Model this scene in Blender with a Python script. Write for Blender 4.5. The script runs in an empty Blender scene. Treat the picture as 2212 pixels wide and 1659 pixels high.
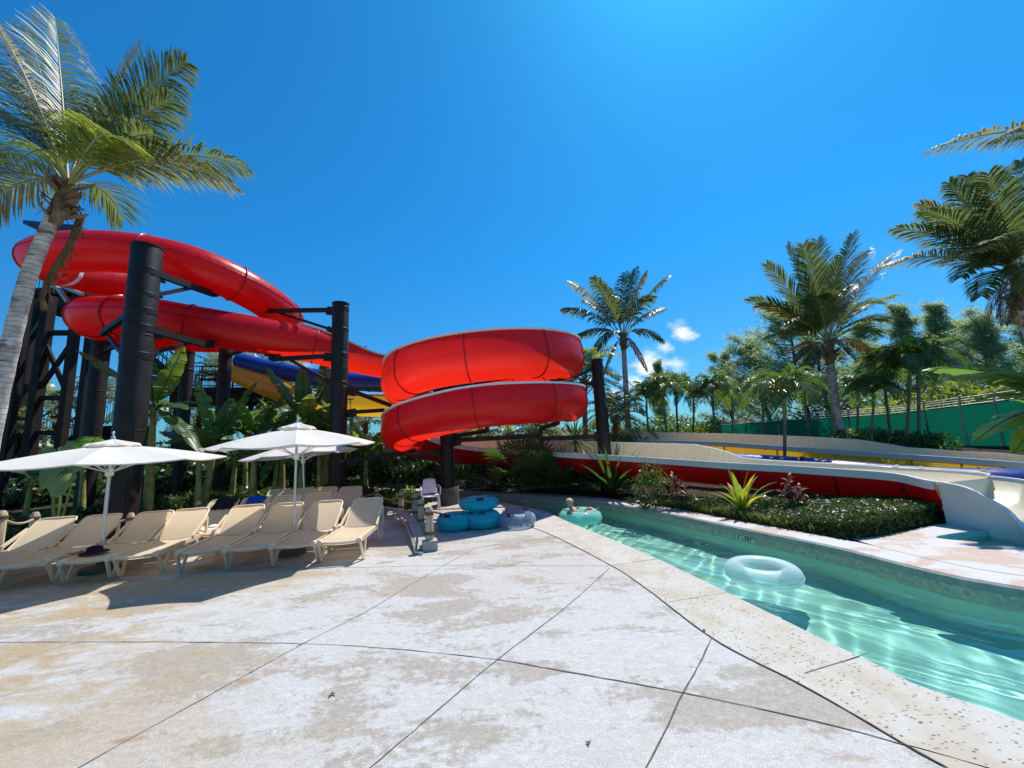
import bpy, math, random
import numpy as np
from mathutils import Vector, Matrix
from mathutils.geometry import tessellate_polygon

sc = bpy.context.scene
col = sc.collection
PI = math.pi
rad = math.radians
Z = np.array([0., 0., 1.])
# ---------------------------------------------------------------- camera
EYE = 1.9
FPX, PITCH, ROLL = 833.0, rad(8.3), rad(2.67)
_u0 = np.array([0, -math.sin(PITCH), math.cos(PITCH)])
CF = np.array([0, math.cos(PITCH), math.sin(PITCH)])
CR = math.cos(ROLL) * np.array([1., 0, 0]) - math.sin(ROLL) * _u0
CU = math.sin(ROLL) * np.array([1., 0, 0]) + math.cos(ROLL) * _u0
def _ray(u, v):
    return CF + CR * ((u - 1106) / FPX) + CU * ((829.5 - v) / FPX)
def G(u, v, z=0.0):          # survey: where a sight line meets the level z
    d = _ray(u, v); return d * ((z - EYE) / d[2]) + np.array([0, 0, EYE])
def Y(u, v, y):              # survey: where a sight line reaches the distance y
    d = _ray(u, v); return d * (y / d[1]) + np.array([0, 0, EYE])
cam = bpy.data.cameras.new('camera'); camo = bpy.data.objects.new('camera', cam); col.objects.link(camo)
cam.sensor_width = 36; cam.lens = 36 * FPX / 2212; cam.clip_end = 3000; cam.clip_start = .05
M = Matrix(((CR[0], CU[0], -CF[0], 0), (CR[1], CU[1], -CF[1], 0), (CR[2], CU[2], -CF[2], EYE), (0, 0, 0, 1)))
camo.matrix_world = M
sc.camera = camo
# ---------------------------------------------------------------- helpers
def nrm(v):
    v = np.asarray(v, float); l = math.sqrt(v @ v)
    return v / l if l > 1e-9 else v
def cross(a, b):
    return np.array([a[1]*b[2]-a[2]*b[1], a[2]*b[0]-a[0]*b[2], a[0]*b[1]-a[1]*b[0]])
def A(*v): return np.array(v, float)
def lerp(a, b, t): return a + (b - a) * t
def smooth(t):
    t = min(1, max(0, t)); return t*t*(3-2*t)
def bez(a, k, b, s):
    return a*(1-s)**2 + k*2*s*(1-s) + b*s*s
def catmull(pts, per=8, closed=False):
    P = [np.array([p[0], p[1], p[2] if len(p) > 2 else 0.], float) for p in pts]; out = []
    n = len(P)
    for i in range(n if closed else n-1):
        if closed: p0, p1, p2, p3 = P[i-1], P[i], P[(i+1) % n], P[(i+2) % n]
        else: p0, p1, p2, p3 = P[max(i-1, 0)], P[i], P[i+1], P[min(i+2, n-1)]
        for k in range(per):
            t = k/per
            out.append(.5*((2*p1)+(-p0+p2)*t+(2*p0-5*p1+4*p2-p3)*t*t+(-p0+3*p1-3*p2+p3)*t**3))
    if not closed: out.append(P[-1])
    return out
def interp(xs, ys, x): return float(np.interp(x, xs, ys))

class MB:
    def __init__(s): s.v = []; s.f = []; s.m = []; s.uv = None
    def add(s, vs, fs, m=0):
        b = len(s.v); s.v.extend([tuple(map(float, p)) for p in vs])
        for f in fs: s.f.append(tuple(b+i for i in f)); s.m.append(m)
    def grid(s, rows, closed=False, m=0, flip=False):
        n = len(rows[0]); vs = [p for r in rows for p in r]; fs = []
        for i in range(len(rows)-1):
            for j in range(n if closed else n-1):
                k = (j+1) % n
                q = (i*n+j, i*n+k, (i+1)*n+k, (i+1)*n+j)
                fs.append(q[::-1] if flip else q)
        s.add(vs, fs, m)
    def tube(s, pts, r, n=8, caps=True, m=0, flat=1.0):
        P = [np.asarray(p, float) for p in pts]
        if not hasattr(r, '__len__'): r = [r]*len(P)
        rows = []; up = None
        for i, p in enumerate(P):
            t = nrm(P[min(i+1, len(P)-1)] - P[max(i-1, 0)])
            if up is None:
                up = A(0, 0, 1) if abs(t[2]) < .9 else A(0, 1, 0)
            up = nrm(up - t*(up @ t)); sd = cross(t, up)
            rows.append([p + sd*(r[i]*math.cos(2*PI*k/n)) + up*(r[i]*flat*math.sin(2*PI*k/n)) for k in range(n)])
        s.grid(rows, True, m, flip=True)
        if caps:
            s.add(rows[0], [tuple(range(n))], m); s.add(rows[-1], [tuple(range(n))[::-1]], m)
    def bar(s, a, b, w, h, up=None, m=0):      # rectangular bar from a to b
        a = np.asarray(a, float); b = np.asarray(b, float); t = nrm(b-a)
        u = np.asarray(up, float) if up is not None else (A(0, 0, 1) if abs(t[2]) < .95 else A(0, 1, 0))
        u = nrm(u - t*(u @ t)); sd = cross(t, u)
        c = [(-w/2, -h/2), (w/2, -h/2), (w/2, h/2), (-w/2, h/2)]
        vs = [a+sd*x+u*y for x, y in c] + [b+sd*x+u*y for x, y in c]
        s.add(vs, [(3, 2, 1, 0), (4, 5, 6, 7), (0, 1, 5, 4), (1, 2, 6, 5), (2, 3, 7, 6), (3, 0, 4, 7)], m)
    def box(s, c, d, rz=0, m=0):
        x, y, z = d[0]/2, d[1]/2, d[2]/2; ca, sa = math.cos(rz), math.sin(rz)
        vs = [(c[0]+X*ca-Y_*sa, c[1]+X*sa+Y_*ca, c[2]+Zz) for Zz in (-z, z) for X, Y_ in ((-x, -y), (x, -y), (x, y), (-x, y))]
        s.add(vs, [(3, 2, 1, 0), (4, 5, 6, 7), (0, 1, 5, 4), (1, 2, 6, 5), (2, 3, 7, 6), (3, 0, 4, 7)], m)
    def lathe(s, prof, c=(0, 0, 0), n=24, m=0, caps=True):
        rows = [[A(c[0]+r*math.cos(2*PI*k/n), c[1]+r*math.sin(2*PI*k/n), c[2]+z) for k in range(n)] for r, z in prof]
        s.grid(rows, True, m)
        if caps:
            if prof[0][0] > .001: s.add(rows[0], [tuple(range(n))[::-1]], m)
            if prof[-1][0] > .001: s.add(rows[-1], [tuple(range(n))], m)
    def poly(s, pts, z=None, m=0):             # flat polygon, tessellated
        P = [Vector((p[0], p[1], 0)) for p in pts]
        tr = tessellate_polygon([P])
        zz = [(p[2] if z is None and len(p) > 2 else (z or 0)) for p in pts]
        fs = []
        for a, b, c in tr:
            ar = (P[b]-P[a]).cross(P[c]-P[a]).z
            fs.append((a, b, c) if ar > 0 else (a, c, b))
        s.add([(p.x, p.y, q) for p, q in zip(P, zz)], fs, m)
    def prism(s, pts, z0, z1, m=0):
        s.poly(pts, z1, m); n = len(pts)
        ar = sum(pts[i][0]*pts[(i+1) % n][1]-pts[(i+1) % n][0]*pts[i][1] for i in range(n))
        vs = [(p[0], p[1], z0) for p in pts]+[(p[0], p[1], z1) for p in pts]
        fs = [(i, (i+1) % n, n+(i+1) % n, n+i) for i in range(n)]
        s.add(vs, fs if ar > 0 else [f[::-1] for f in fs], m)
    def build(s, name, mat, parent=None, smooth=True, sharp=None, uv=None):
        me = bpy.data.meshes.new(name)
        me.from_pydata(s.v, [], s.f)
        for mm in (mat if isinstance(mat, (list, tuple)) else [mat]): me.materials.append(mm)
        if any(s.m): me.polygons.foreach_set('material_index', s.m)
        if smooth:
            me.polygons.foreach_set('use_smooth', [True]*len(me.polygons))
            if sharp is not None: me.set_sharp_from_angle(angle=rad(sharp))
        if uv is not None:
            l = me.uv_layers.new(name='UVMap')
            for lp in me.loops: l.data[lp.index].uv = uv(me.vertices[lp.vertex_index].co)
        me.update()
        o = bpy.data.objects.new(name, me); col.objects.link(o)
        if parent is not None:
            o.parent = parent
            o.matrix_parent_inverse = parent.matrix_basis.inverted()
        return o
def tag(o, label=None, cat=None, group=None, kind=None):
    if label: o['label'] = label
    if cat: o['category'] = cat
    if group: o['group'] = group
    if kind: o['kind'] = kind
    return o
def thing(name, label, cat, loc=(0, 0, 0), rz=0, group=None, scale=1):
    o = bpy.data.objects.new(name, None); col.objects.link(o)
    o.location = [float(x) for x in loc]; o.rotation_euler = (0, 0, rz); o.scale = (scale,)*3; o.empty_display_size = .2
    bpy.context.view_layer.update()
    return tag(o, label, cat, group)
def struct(mb, name, mat, **k):
    return tag(mb.build(name, mat, **k), kind='structure')
def local(mb, name, mat, parent, **k):          # geometry given in the parent's own axes
    o = mb.build(name, mat, None, **k); o.parent = parent; return o
def copy_tree(o, parent=None):
    c = o.copy(); col.objects.link(c)
    if parent is not None: c.parent = parent
    for ch in list(o.children): copy_tree(ch, c)
    return c
def place(o, loc, rz=0, scale=1, label=None, group=None):
    o.location = [float(x) for x in loc]; o.rotation_euler = (0, 0, rz); o.scale = (scale,)*3 if not hasattr(scale, '__len__') else scale
    if label: o['label'] = label
    if group: o['group'] = group
    return o
SKY_GAMMA, SKY_TINT, SKY_STR = 1.0, (.135, 1.03, 1.60, 1), .076
CLOUD = 12.0
SUN_STR, EXPO = 4.2, .44
WATER_TINT = (.80, .965, .95, 1)
# ---------------------------------------------------------------- materials
class NT:
    def __init__(s, name):
        s.m = bpy.data.materials.new(name); s.m.use_nodes = True
        s.t = s.m.node_tree; s.t.nodes.clear()
        s.out = s.n('ShaderNodeOutputMaterial')
    def n(s, t, **k):
        nd = s.t.nodes.new(t)
        for a, b in k.items(): setattr(nd, a, b)
        return nd
    def l(s, a, b): s.t.links.new(a, b)
    def set(s, sock, v):
        if hasattr(v, 'is_linked') or isinstance(v, bpy.types.NodeSocket): s.l(v, sock)
        elif hasattr(v, '__len__') and len(v) == 3 and sock.type == 'RGBA': sock.default_value = (*v, 1)
        else: sock.default_value = v
    def coord(s, kind='Object', scale=None, rot=None):
        c = s.n('ShaderNodeTexCoord').outputs[kind]
        if scale is None and rot is None: return c
        mp = s.n('ShaderNodeMapping'); s.l(c, mp.inputs[0])
        if scale is not None: mp.inputs['Scale'].default_value = scale
        if rot is not None: mp.inputs['Rotation'].default_value = rot
        return mp.outputs[0]
    def noise(s, vec, scale, detail=4, rough=.55, dist=0, out=0):
        nd = s.n('ShaderNodeTexNoise'); s.l(vec, nd.inputs['Vector'])
        nd.inputs['Scale'].default_value = scale; nd.inputs['Detail'].default_value = detail
        nd.inputs['Roughness'].default_value = rough; nd.inputs['Distortion'].default_value = dist
        return nd.outputs[out]
    def ramp(s, fac, stops, interp='LINEAR'):
        nd = s.n('ShaderNodeValToRGB'); s.l(fac, nd.inputs[0]); r = nd.color_ramp; r.interpolation = interp
        while len(r.elements) < len(stops): r.elements.new(.5)
        for e, (p, c) in zip(r.elements, stops):
            e.position = p; e.color = (*c, 1) if hasattr(c, '__len__') else (c, c, c, 1)
        return nd.outputs[0]
    def mix(s, fac, a, b, mode='MIX'):
        nd = s.n('ShaderNodeMix', data_type='RGBA', blend_type=mode)
        s.set(nd.inputs[0], fac); s.set(nd.inputs[6], a); s.set(nd.inputs[7], b); return nd.outputs[2]
    def math(s, op, a, b=0.5):
        nd = s.n('ShaderNodeMath', operation=op); s.set(nd.inputs[0], a); s.set(nd.inputs[1], b); return nd.outputs[0]
    def bsdf(s, color, rough=.5, spec=.5, bump=None, bstr=.2, bdist=.02, **k):
        b = s.n('ShaderNodeBsdfPrincipled'); s.set(b.inputs['Base Color'], color)
        s.set(b.inputs['Roughness'], rough); s.set(b.inputs['Specular IOR Level'], spec)
        for a, v in k.items(): s.set(b.inputs[a.replace('_', ' ')], v)
        if bump is not None:
            bp = s.n('ShaderNodeBump'); bp.inputs['Strength'].default_value = bstr; bp.inputs['Distance'].default_value = bdist
            s.l(bump, bp.inputs['Height']); s.l(bp.outputs[0], b.inputs['Normal'])
        return b.outputs[0]
    def mixsh(s, fac, a, b):
        nd = s.n('ShaderNodeMixShader'); s.set(nd.inputs[0], fac); s.l(a, nd.inputs[1]); s.l(b, nd.inputs[2]); return nd.outputs[0]
    def done(s, sh): s.l(sh, s.out.inputs[0]); return s.m

def simple(name, c, rough=.5, spec=.5, var=.15, nscale=6, bump=.0, **k):
    t = NT(name); co = t.coord()
    nz = t.noise(co, nscale, 5)
    d = tuple(x*(1-var) for x in c); e = tuple(min(1, x*(1+var)) for x in c)
    cc = t.ramp(nz, [(.3, d), (.7, e)])
    b = t.noise(co, nscale*12, 3) if bump else None
    return t.done(t.bsdf(cc, rough, spec, b, bump, .01, **k))

def leaf(name, c0, c1, rough=.38, spec=.5, trans=.25, tcol=None, tip=None):
    rough += .08; spec *= .72
    t = NT(name)
    g = t.n('ShaderNodeNewGeometry'); rnd = g.outputs['Random Per Island']
    cc = t.ramp(rnd, [(0, c0), (.75, c1), (1, tip or c1)])
    nz = t.noise(t.coord(), 1.7, 2)
    cc = t.mix(t.ramp(nz, [(.35, 0), (.65, .6)]), cc, t.mix(.5, cc, (c0[0]*.7, c0[1]*.7, c0[2]*.6)))
    b = t.bsdf(cc, rough, spec)
    tr = t.n('ShaderNodeBsdfTranslucent'); t.set(tr.inputs[0], t.mix(.6, cc, tcol or (c1[0]*2.2, c1[1]*2.2, c1[2]*.8)))
    return t.done(t.mixsh(trans, b, tr.outputs[0]))

def frp(name, c, tcol, trans=.4, rough=.28):         # glass-fibre slide shell: lets some light through
    t = NT(name); co = t.coord()
    nz = t.noise(co, .8, 4)
    cc = t.mix(t.ramp(nz, [(.35, 0), (.7, .25)]), c, tuple(x*.75+.012 for x in c))
    stk = t.noise(t.coord('Object', (5, 5, .55)), 2.2, 6, .65)
    cc = t.mix(t.ramp(stk, [(.50, 0), (.74, .42)]), cc, tuple(x*.55+.006 for x in c))
    gr = t.noise(t.coord('Object', (3, 3, .6)), 3, 5)
    rr = t.ramp(gr, [(.3, rough-.06), (.7, rough+.12)])
    b = t.bsdf(cc, rr, .5)
    tr = t.n('ShaderNodeBsdfTranslucent'); t.set(tr.inputs[0], t.mix(t.ramp(nz, [(.3, 0), (.7, .3)]), tcol, tuple(x*.7 for x in tcol)))
    return t.done(t.mixsh(trans, b, tr.outputs[0]))

MT = {}
MT['red'] = frp('red fibreglass', (.60, .008, .014), (1.0, .028, .010), .42)
MT['red_band'] = frp('dark red flange', (.42, .005, .012), (.7, .015, .008), .25)
MT['blue'] = frp('blue fibreglass', (.015, .045, .33), (.02, .06, .5), .12)
MT['yellow'] = frp('yellow fibreglass', (.78, .47, .015), (1.0, .60, .03), .35)
MT['cream'] = frp('cream gelcoat', (.86, .745, .52), (.8, .66, .45), .04, .38)
MT['white_rim'] = simple('white flume rim', (.8, .8, .78), .35, .5, .05, 3)
MT['grey_panel'] = simple('grey white panel', (.77, .73, .61), .45, .5, .05, 1.2)
MT['stripe'] = simple('white stripe', (.8, .76, .74), .35, .5, .04, 3)
MT['black_steel'] = simple('black painted steel', (.022, .019, .017), .5, .25, .3, 2.5, .05)
MT['dark_steel'] = simple('dark tower steel', (.022, .017, .015), .6, .2, .3, 2.5, .05)
MT['galv'] = simple('galvanised metal', (.45, .46, .46), .4, .5, .12, 8, 0, Metallic=.6)
MT['concrete_dark'] = simple('dark painted concrete', (.10, .098, .09), .8, .3, .25, 4, .4)
MT['concrete_grey'] = simple('grey concrete block', (.36, .34, .30), .85, .3, .2, 7, .5)
MT['lounge_frame'] = simple('beige resin', (.70, .57, .40), .42, .5, .07, 5)
t = NT('beige sling fabric'); co = t.coord()
w1 = t.n('ShaderNodeTexWave', wave_type='BANDS', bands_direction='X'); t.l(co, w1.inputs[0]); w1.inputs['Scale'].default_value = 60
w2 = t.n('ShaderNodeTexWave', wave_type='BANDS', bands_direction='Y'); t.l(co, w2.inputs[0]); w2.inputs['Scale'].default_value = 60
wv = t.math('ADD', w1.outputs[1], w2.outputs[1])
cc = t.mix(t.ramp(t.noise(co, 2.5, 4), [(.3, 0), (.7, 1)]), (.70, .57, .40), (.77, .64, .46))
b_ = t.bsdf(cc, .75, .25, wv, .12, .002)
tr = t.n('ShaderNodeBsdfTranslucent'); tr.inputs[0].default_value = (.85, .68, .46, 1)
MT['sling'] = t.done(t.mixsh(.34, b_, tr.outputs[0]))
t = NT('white umbrella canvas'); co = t.coord()
cc = t.ramp(t.noise(co, 1.6, 4), [(.3, (.76, .73, .68)), (.7, (.82, .80, .76))])
b_ = t.bsdf(cc, .85, .2, t.noise(co, 9, 3), .15, .02)
tr = t.n('ShaderNodeBsdfTranslucent'); tr.inputs[0].default_value = (.80, .70, .56, 1)
MT['canvas'] = t.done(t.mixsh(.32, b_, tr.outputs[0]))
MT['alu'] = simple('silver umbrella pole', (.62, .63, .63), .3, .5, .06, 6, 0, Metallic=.7)
MT['rope'] = simple('natural rope', (.46, .36, .24), .9, .1, .25, 30, .6)
MT['binding'] = simple('brown rope binding', (.20, .12, .075), .9, .1, .3, 40, .6)
t = NT('weathered timber'); co = t.coord('Object', (9, 9, .8))
cc = t.ramp(t.noise(co, 3, 6), [(.25, (.25, .20, .14)), (.5, (.46, .38, .27)), (.75, (.58, .50, .38))])
MT['timber'] = t.done(t.bsdf(cc, .8, .2, t.noise(co, 5, 5), .5, .01))
MT['handle'] = simple('black rubber', (.012, .012, .014), .45, .5, .2, 8)
MT['white_plastic'] = simple('white plastic', (.78, .79, .80), .4, .5, .04, 6)
MT['towel_black'] = simple('black towel', (.018, .019, .024), .95, .1, .3, 20, .5)
MT['towel_blue'] = simple('blue towel', (.012, .06, .42), .95, .1, .2, 20, .5)
MT['cloth_white'] = simple('white cloth', (.75, .75, .76), .9, .1, .1, 10, .3)
MT['hat'] = simple('dark hat', (.02, .014, .02), .9, .1, .3, 20, .5)
MT['purple'] = simple('purple cloth', (.20, .09, .14), .9, .1, .2, 10, .3)
MT['skin'] = simple('skin', (.52, .30, .21), .5, .4, .08, 8, 0, Subsurface_Weight=.1)
MT['hair'] = simple('blond hair', (.58, .40, .23), .6, .3, .25, 30, .3)
MT['lime_cloth'] = simple('lime shirt', (.30, .5, .05), .8, .2, .1, 6)
MT['red_cloth'] = simple('red hat cloth', (.5, .06, .08), .8, .2, .1, 6)
MT['roof_blue'] = simple('blue roof', (.02, .06, .22), .5, .4, .2, 2)
MT['glass_dark'] = simple('dark ink', (.012, .013, .013), .5, .3, .1, 5)

def vinyl(name, c, body, tint, rough=.08):            # inflated clear vinyl
    t = NT(name)
    d = t.bsdf(c, rough, .6)
    tp = t.n('ShaderNodeBsdfTransparent'); t.set(tp.inputs[0], tint)
    tr = t.n('ShaderNodeBsdfTranslucent'); t.set(tr.inputs[0], tuple(min(1, x*1.1) for x in c))
    m1 = t.mixsh(.5, d, tr.outputs[0])
    fr = t.n('ShaderNodeFresnel'); fr.inputs[0].default_value = 1.4
    fac = t.math('ADD', t.math('MULTIPLY', fr.outputs[0], .9), body)
    return t.done(t.mixsh(t.math('MINIMUM', fac, 1.0), tp.outputs[0], m1))
MT['teal'] = vinyl('teal vinyl', (.02, .62, .70), .92, (.1, .7, .8))
MT['aqua'] = vinyl('aqua vinyl', (.46, .86, .79), .72, (.4, .95, .9))
MT['clear_blue'] = vinyl('clear bluish vinyl', (.42, .52, .62), .34, (.86, .92, .97))
MT['clear'] = vinyl('clear vinyl', (.74, .86, .87), .42, (.90, .97, .97), .2)

# foliage
MT['palm'] = leaf('coconut leaf', (.05, .08, .026), (.135, .18, .05), .26, .65, .42, tcol=(.28, .36, .09), tip=(.19, .20, .07))
MT['rachis'] = simple('pale leaf midrib', (.30, .28, .12), .45, .5, .2, 6)
MT['palm_dry'] = leaf('sunburnt palm leaf', (.12, .13, .06), (.27, .25, .12), .32, .6, .4, tip=(.34, .27, .12))
MT['palm_lime'] = leaf('lime palm leaf', (.12, .16, .03), (.26, .30, .05), .32, .6, .5, tip=(.28, .26, .05))
MT['palm_dead'] = leaf('dead palm leaf', (.10, .065, .035), (.24, .16, .09), .7, .2, .15, tip=(.34, .25, .16))
MT['adonidia'] = leaf('small palm leaf', (.055, .10, .03), (.12, .19, .055), .28, .7, .42, tip=(.12, .16, .03))
MT['banana'] = leaf('banana leaf', (.04, .10, .03), (.085, .17, .045), .3, .65, .45, tcol=(.26, .5, .06))
MT['banana_lime'] = leaf('young banana leaf', (.10, .19, .025), (.18, .29, .04), .38, .5, .5, tcol=(.32, .48, .04))  # lighter, yellower green for some of the banana leaves
MT['ear'] = leaf('elephant ear leaf', (.22, .32, .09), (.36, .46, .17), .4, .5, .55, tcol=(.5, .62, .18))
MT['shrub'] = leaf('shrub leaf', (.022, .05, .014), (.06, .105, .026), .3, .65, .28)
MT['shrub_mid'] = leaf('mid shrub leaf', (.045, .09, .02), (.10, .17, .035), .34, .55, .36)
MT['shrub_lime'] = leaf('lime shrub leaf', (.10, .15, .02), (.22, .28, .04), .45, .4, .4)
MT['hedge'] = leaf('hedge leaf', (.03, .058, .014), (.08, .125, .028), .34, .55, .2, tip=(.09, .11, .03))
MT['edging'] = leaf('edging grass', (.10, .12, .03), (.20, .22, .06), .5, .4, .3, tip=(.3, .28, .11))
MT['cordyline'] = leaf('cordyline leaf', (.05, .012, .014), (.13, .05, .03), .35, .55, .25, tcol=(.4, .1, .05), tip=(.26, .14, .06))
MT['crinum'] = leaf('yellow green strap leaf', (.12, .20, .03), (.24, .30, .04), .38, .5, .4, tip=(.55, .42, .05))
MT['crinum_tip'] = leaf('yellow strap leaf', (.5, .36, .04), (.62, .46, .06), .4, .5, .4, tip=(.7, .55, .12))
MT['sword'] = leaf('sword leaf', (.03, .075, .02), (.075, .15, .04), .34, .5, .25)
MT['needle'] = leaf('casuarina needles', (.20, .28, .13), (.32, .40, .20), .7, .2, .55, tcol=(.55, .68, .34))
MT['bark'] = simple('dark bark', (.10, .075, .055), .9, .2, .3, 8, .6)
t = NT('coconut trunk'); co = t.coord()
wv = t.n('ShaderNodeTexWave', wave_type='BANDS', bands_direction='Z', wave_profile='SAW'); t.l(co, wv.inputs[0])
wv.inputs['Scale'].default_value = 4.2; wv.inputs['Distortion'].default_value = 3.0; wv.inputs['Detail'].default_value = 3; wv.inputs['Detail Scale'].default_value = 1.5
nz = t.noise(co, 5, 6)
cc = t.mix(t.ramp(nz, [(.3, 0), (.62, 1)]), (.28, .245, .21), (.64, .60, .55))
cc = t.mix(t.ramp(wv.outputs[1], [(.02, 1), (.16, 0)]), cc, (.10, .082, .065))
patch = t.ramp(t.noise(t.coord('Object', (1, 1, 2.6)), 3.2, 4), [(.58, 0), (.66, .75)])
cc = t.mix(patch, cc, (.045, .036, .03))
MT['trunk'] = t.done(t.bsdf(cc, .85, .2, wv.outputs[1], .5, .03))
MT['trunk_grey'] = simple('grey palm trunk', (.20, .17, .14), .85, .2, .35, 7, .5)
MT['crownshaft'] = simple('green crownshaft', (.20, .22, .07), .5, .4, .2, 4)
MT['banana_stem'] = simple('banana stem', (.30, .27, .07), .5, .4, .4, 5)
MT['fibre'] = simple('palm fibre', (.21, .145, .09), .95, .1, .45, 9, .8)

# ground and pool
t = NT('worn painted deck'); co = t.coord()
st = t.coord('Object', (.55, 1.25, 1), (0, 0, rad(-18)))
n1 = t.noise(st, 1.1, 8, .62, .6); n2 = t.noise(st, 3.2, 9, .66, .8); n3 = t.noise(co, 16, 8, .7); n4 = t.noise(co, 90, 4, .6)
n5 = t.noise(t.coord('Object', (.35, .8, 1), (0, 0, rad(-25))), .55, 5, .6, .4)
grey = t.mix(t.ramp(n3, [(.35, 0), (.65, 1)]), (.35, .315, .27), (.43, .39, .34))
worn = t.mix(t.ramp(n3, [(.3, 0), (.7, 1)]), (.485, .475, .455), (.56, .55, .535))
f = t.math('ADD', t.math('MULTIPLY', n1, .68), t.math('MULTIPLY', n2, .32))
f = t.math('ADD', f, t.math('MULTIPLY', t.math('SUBTRACT', n3, .5), .22))
cc = t.mix(t.ramp(f, [(.445, 0), (.495, 1)]), grey, worn)
sepx = t.n('ShaderNodeSeparateXYZ'); t.l(co, sepx.inputs[0])
left = t.n('ShaderNodeMapRange'); t.l(sepx.outputs[0], left.inputs[0]); left.inputs[1].default_value = -1.2; left.inputs[2].default_value = -4.5
tan_f = t.math('MULTIPLY', t.ramp(t.math('ADD', n5, t.math('MULTIPLY', t.math('SUBTRACT', n2, .5), .5)), [(.46, 0), (.56, 1)]), t.math('ADD', t.math('MULTIPLY', left.outputs[0], .8), .18))
cc = t.mix(tan_f, cc, t.mix(n3, (.39, .29, .175), (.46, .365, .235)))
rust = t.ramp(t.noise(st, 1.7, 6, .6, .3), [(.62, 0), (.70, .7)])
cc = t.mix(rust, cc, (.33, .20, .11))
spk = t.ramp(t.noise(co, 38, 4, .75), [(.27, .75), (.34, 0)])
cc = t.mix(spk, cc, (.26, .225, .19))
mott = t.mix(1, t.ramp(n4, [(.32, .70), (.68, 1.10)]), t.ramp(t.noise(t.coord('Object', (1, 2.2, 1), (0, 0, rad(-12))), 11, 8, .75, 1.2), [(.38, .86), (.6, 1.05)]), 'MULTIPLY')
cc = t.mix(1, cc, mott, 'MULTIPLY')
MT['deck'] = t.done(t.bsdf(cc, .72, .25, t.math('ADD', t.math('MULTIPLY', n3, .6), t.math('MULTIPLY', n4, .4)), .35, .012))
t = NT('pink worn deck'); co = t.coord()
st = t.coord('Object', (.8, 1.3, 1), (0, 0, rad(30)))
n1 = t.noise(st, 1.4, 8, .6, .6); n3 = t.noise(co, 18, 7, .7)
f = t.math('ADD', n1, t.math('MULTIPLY', t.math('SUBTRACT', n3, .5), .25))
cc = t.mix(t.ramp(f, [(.44, 0), (.52, 1)]), t.mix(n3, (.45, .335, .265), (.50, .40, .33)), t.mix(n3, (.49, .47, .45), (.57, .55, .535)))
MT['deck_pink'] = t.done(t.bsdf(cc, .75, .25, n3, .3, .01))
t = NT('pitted coping stone'); co = t.coord()
n1 = t.noise(co, 2.2, 7, .6, .4); n3 = t.noise(co, 30, 5, .7)
cc = t.mix(t.ramp(n1, [(.42, 0), (.6, 1)]), (.51, .49, .45), (.45, .40, .32))
cc = t.mix(t.ramp(n3, [(.4, 0), (.75, .5)]), cc, (.43, .37, .28))
vo = t.n('ShaderNodeTexVoronoi'); t.l(t.coord('Object', (1, 1.5, 1), (0, 0, rad(25))), vo.inputs['Vector']); vo.inputs['Scale'].default_value = 21; vo.inputs['Randomness'].default_value = 1
dn = t.math('ADD', vo.outputs['Distance'], t.math('MULTIPLY', t.noise(co, 60, 4), .28))
gate = t.ramp(t.noise(co, 3.5, 3), [(.34, 0), (.56, 1)])
pit = t.math('MULTIPLY', t.ramp(dn, [(.31, 1), (.38, 0)]), gate)
cc = t.mix(t.math('MULTIPLY', pit, .9), cc, (.10, .09, .08))
hgt = t.math('SUBTRACT', n3, t.math('MULTIPLY', pit, 2.5))
MT['coping'] = t.done(t.bsdf(cc, .8, .2, hgt, .5, .012))
MT['joint'] = simple('dark joint', (.12, .10, .085), .95, .1, .4, 25)
t = NT('mulch soil'); co = t.coord()
n1 = t.noise(co, 9, 8, .7); n2 = t.noise(co, 55, 4, .7)
cc = t.ramp(n1, [(.3, (.018, .013, .009)), (.55, (.05, .036, .024)), (.8, (.11, .085, .055))])
cc = t.mix(t.ramp(n2, [(.55, 0), (.75, .7)]), cc, (.20, .15, .10))
MT['soil'] = t.done(t.bsdf(cc, .95, .1, n2, .8, .03))
t = NT('sandy scrub ground'); co = t.coord()
cc = t.ramp(t.noise(co, .6, 8, .65), [(.35, (.05, .06, .025)), (.6, (.12, .11, .06)), (.8, (.2, .17, .11))])
MT['ground'] = t.done(t.bsdf(cc, .95, .1, t.noise(co, 8, 5), .5, .05))
t = NT('mosaic tile band'); uvc = t.coord('UV')
br = t.n('ShaderNodeTexBrick'); t.l(uvc, br.inputs['Vector']); br.offset = .5
br.inputs['Color1'].default_value = (.30, .34, .22, 1); br.inputs['Color2'].default_value = (.58, .54, .38, 1); br.inputs['Mortar'].default_value = (.30, .34, .29, 1)
br.inputs['Scale'].default_value = 1; br.inputs['Brick Width'].default_value = .055; br.inputs['Row Height'].default_value = .05; br.inputs['Mortar Size'].default_value = .0025; br.inputs['Bias'].default_value = -.1
cc = t.mix(t.ramp(t.noise(uvc, 3, 4), [(.3, 0), (.7, .4)]), br.outputs[0], (.40, .42, .36))
MT['tile'] = t.done(t.bsdf(cc, .3, .5))
MT['plaster'] = simple('pool plaster', (.44, .66, .57), .7, .3, .06, 1.5)
MT['coping_edge'] = simple('grey coping edge', (.34, .36, .30), .8, .2, .2, 7, .3)
MT['pad_tile'] = simple('depth marker tile', (.62, .64, .58), .3, .5, .05, 8)
t = NT('green mesh screen'); co = t.coord()
cc = t.ramp(t.noise(t.coord('Object', (1, 1, 3)), 1.2, 6), [(.3, (.006, .15, .085)), (.7, (.012, .25, .14))])
b_ = t.bsdf(cc, .8, .2, t.noise(t.coord('Object', (1, 1, 3)), 2.2, 5), .8, .12)
tr = t.n('ShaderNodeBsdfTranslucent'); tr.inputs[0].default_value = (.01, .28, .14, 1)
MT['screen'] = t.done(t.mixsh(.3, b_, tr.outputs[0]))
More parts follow.
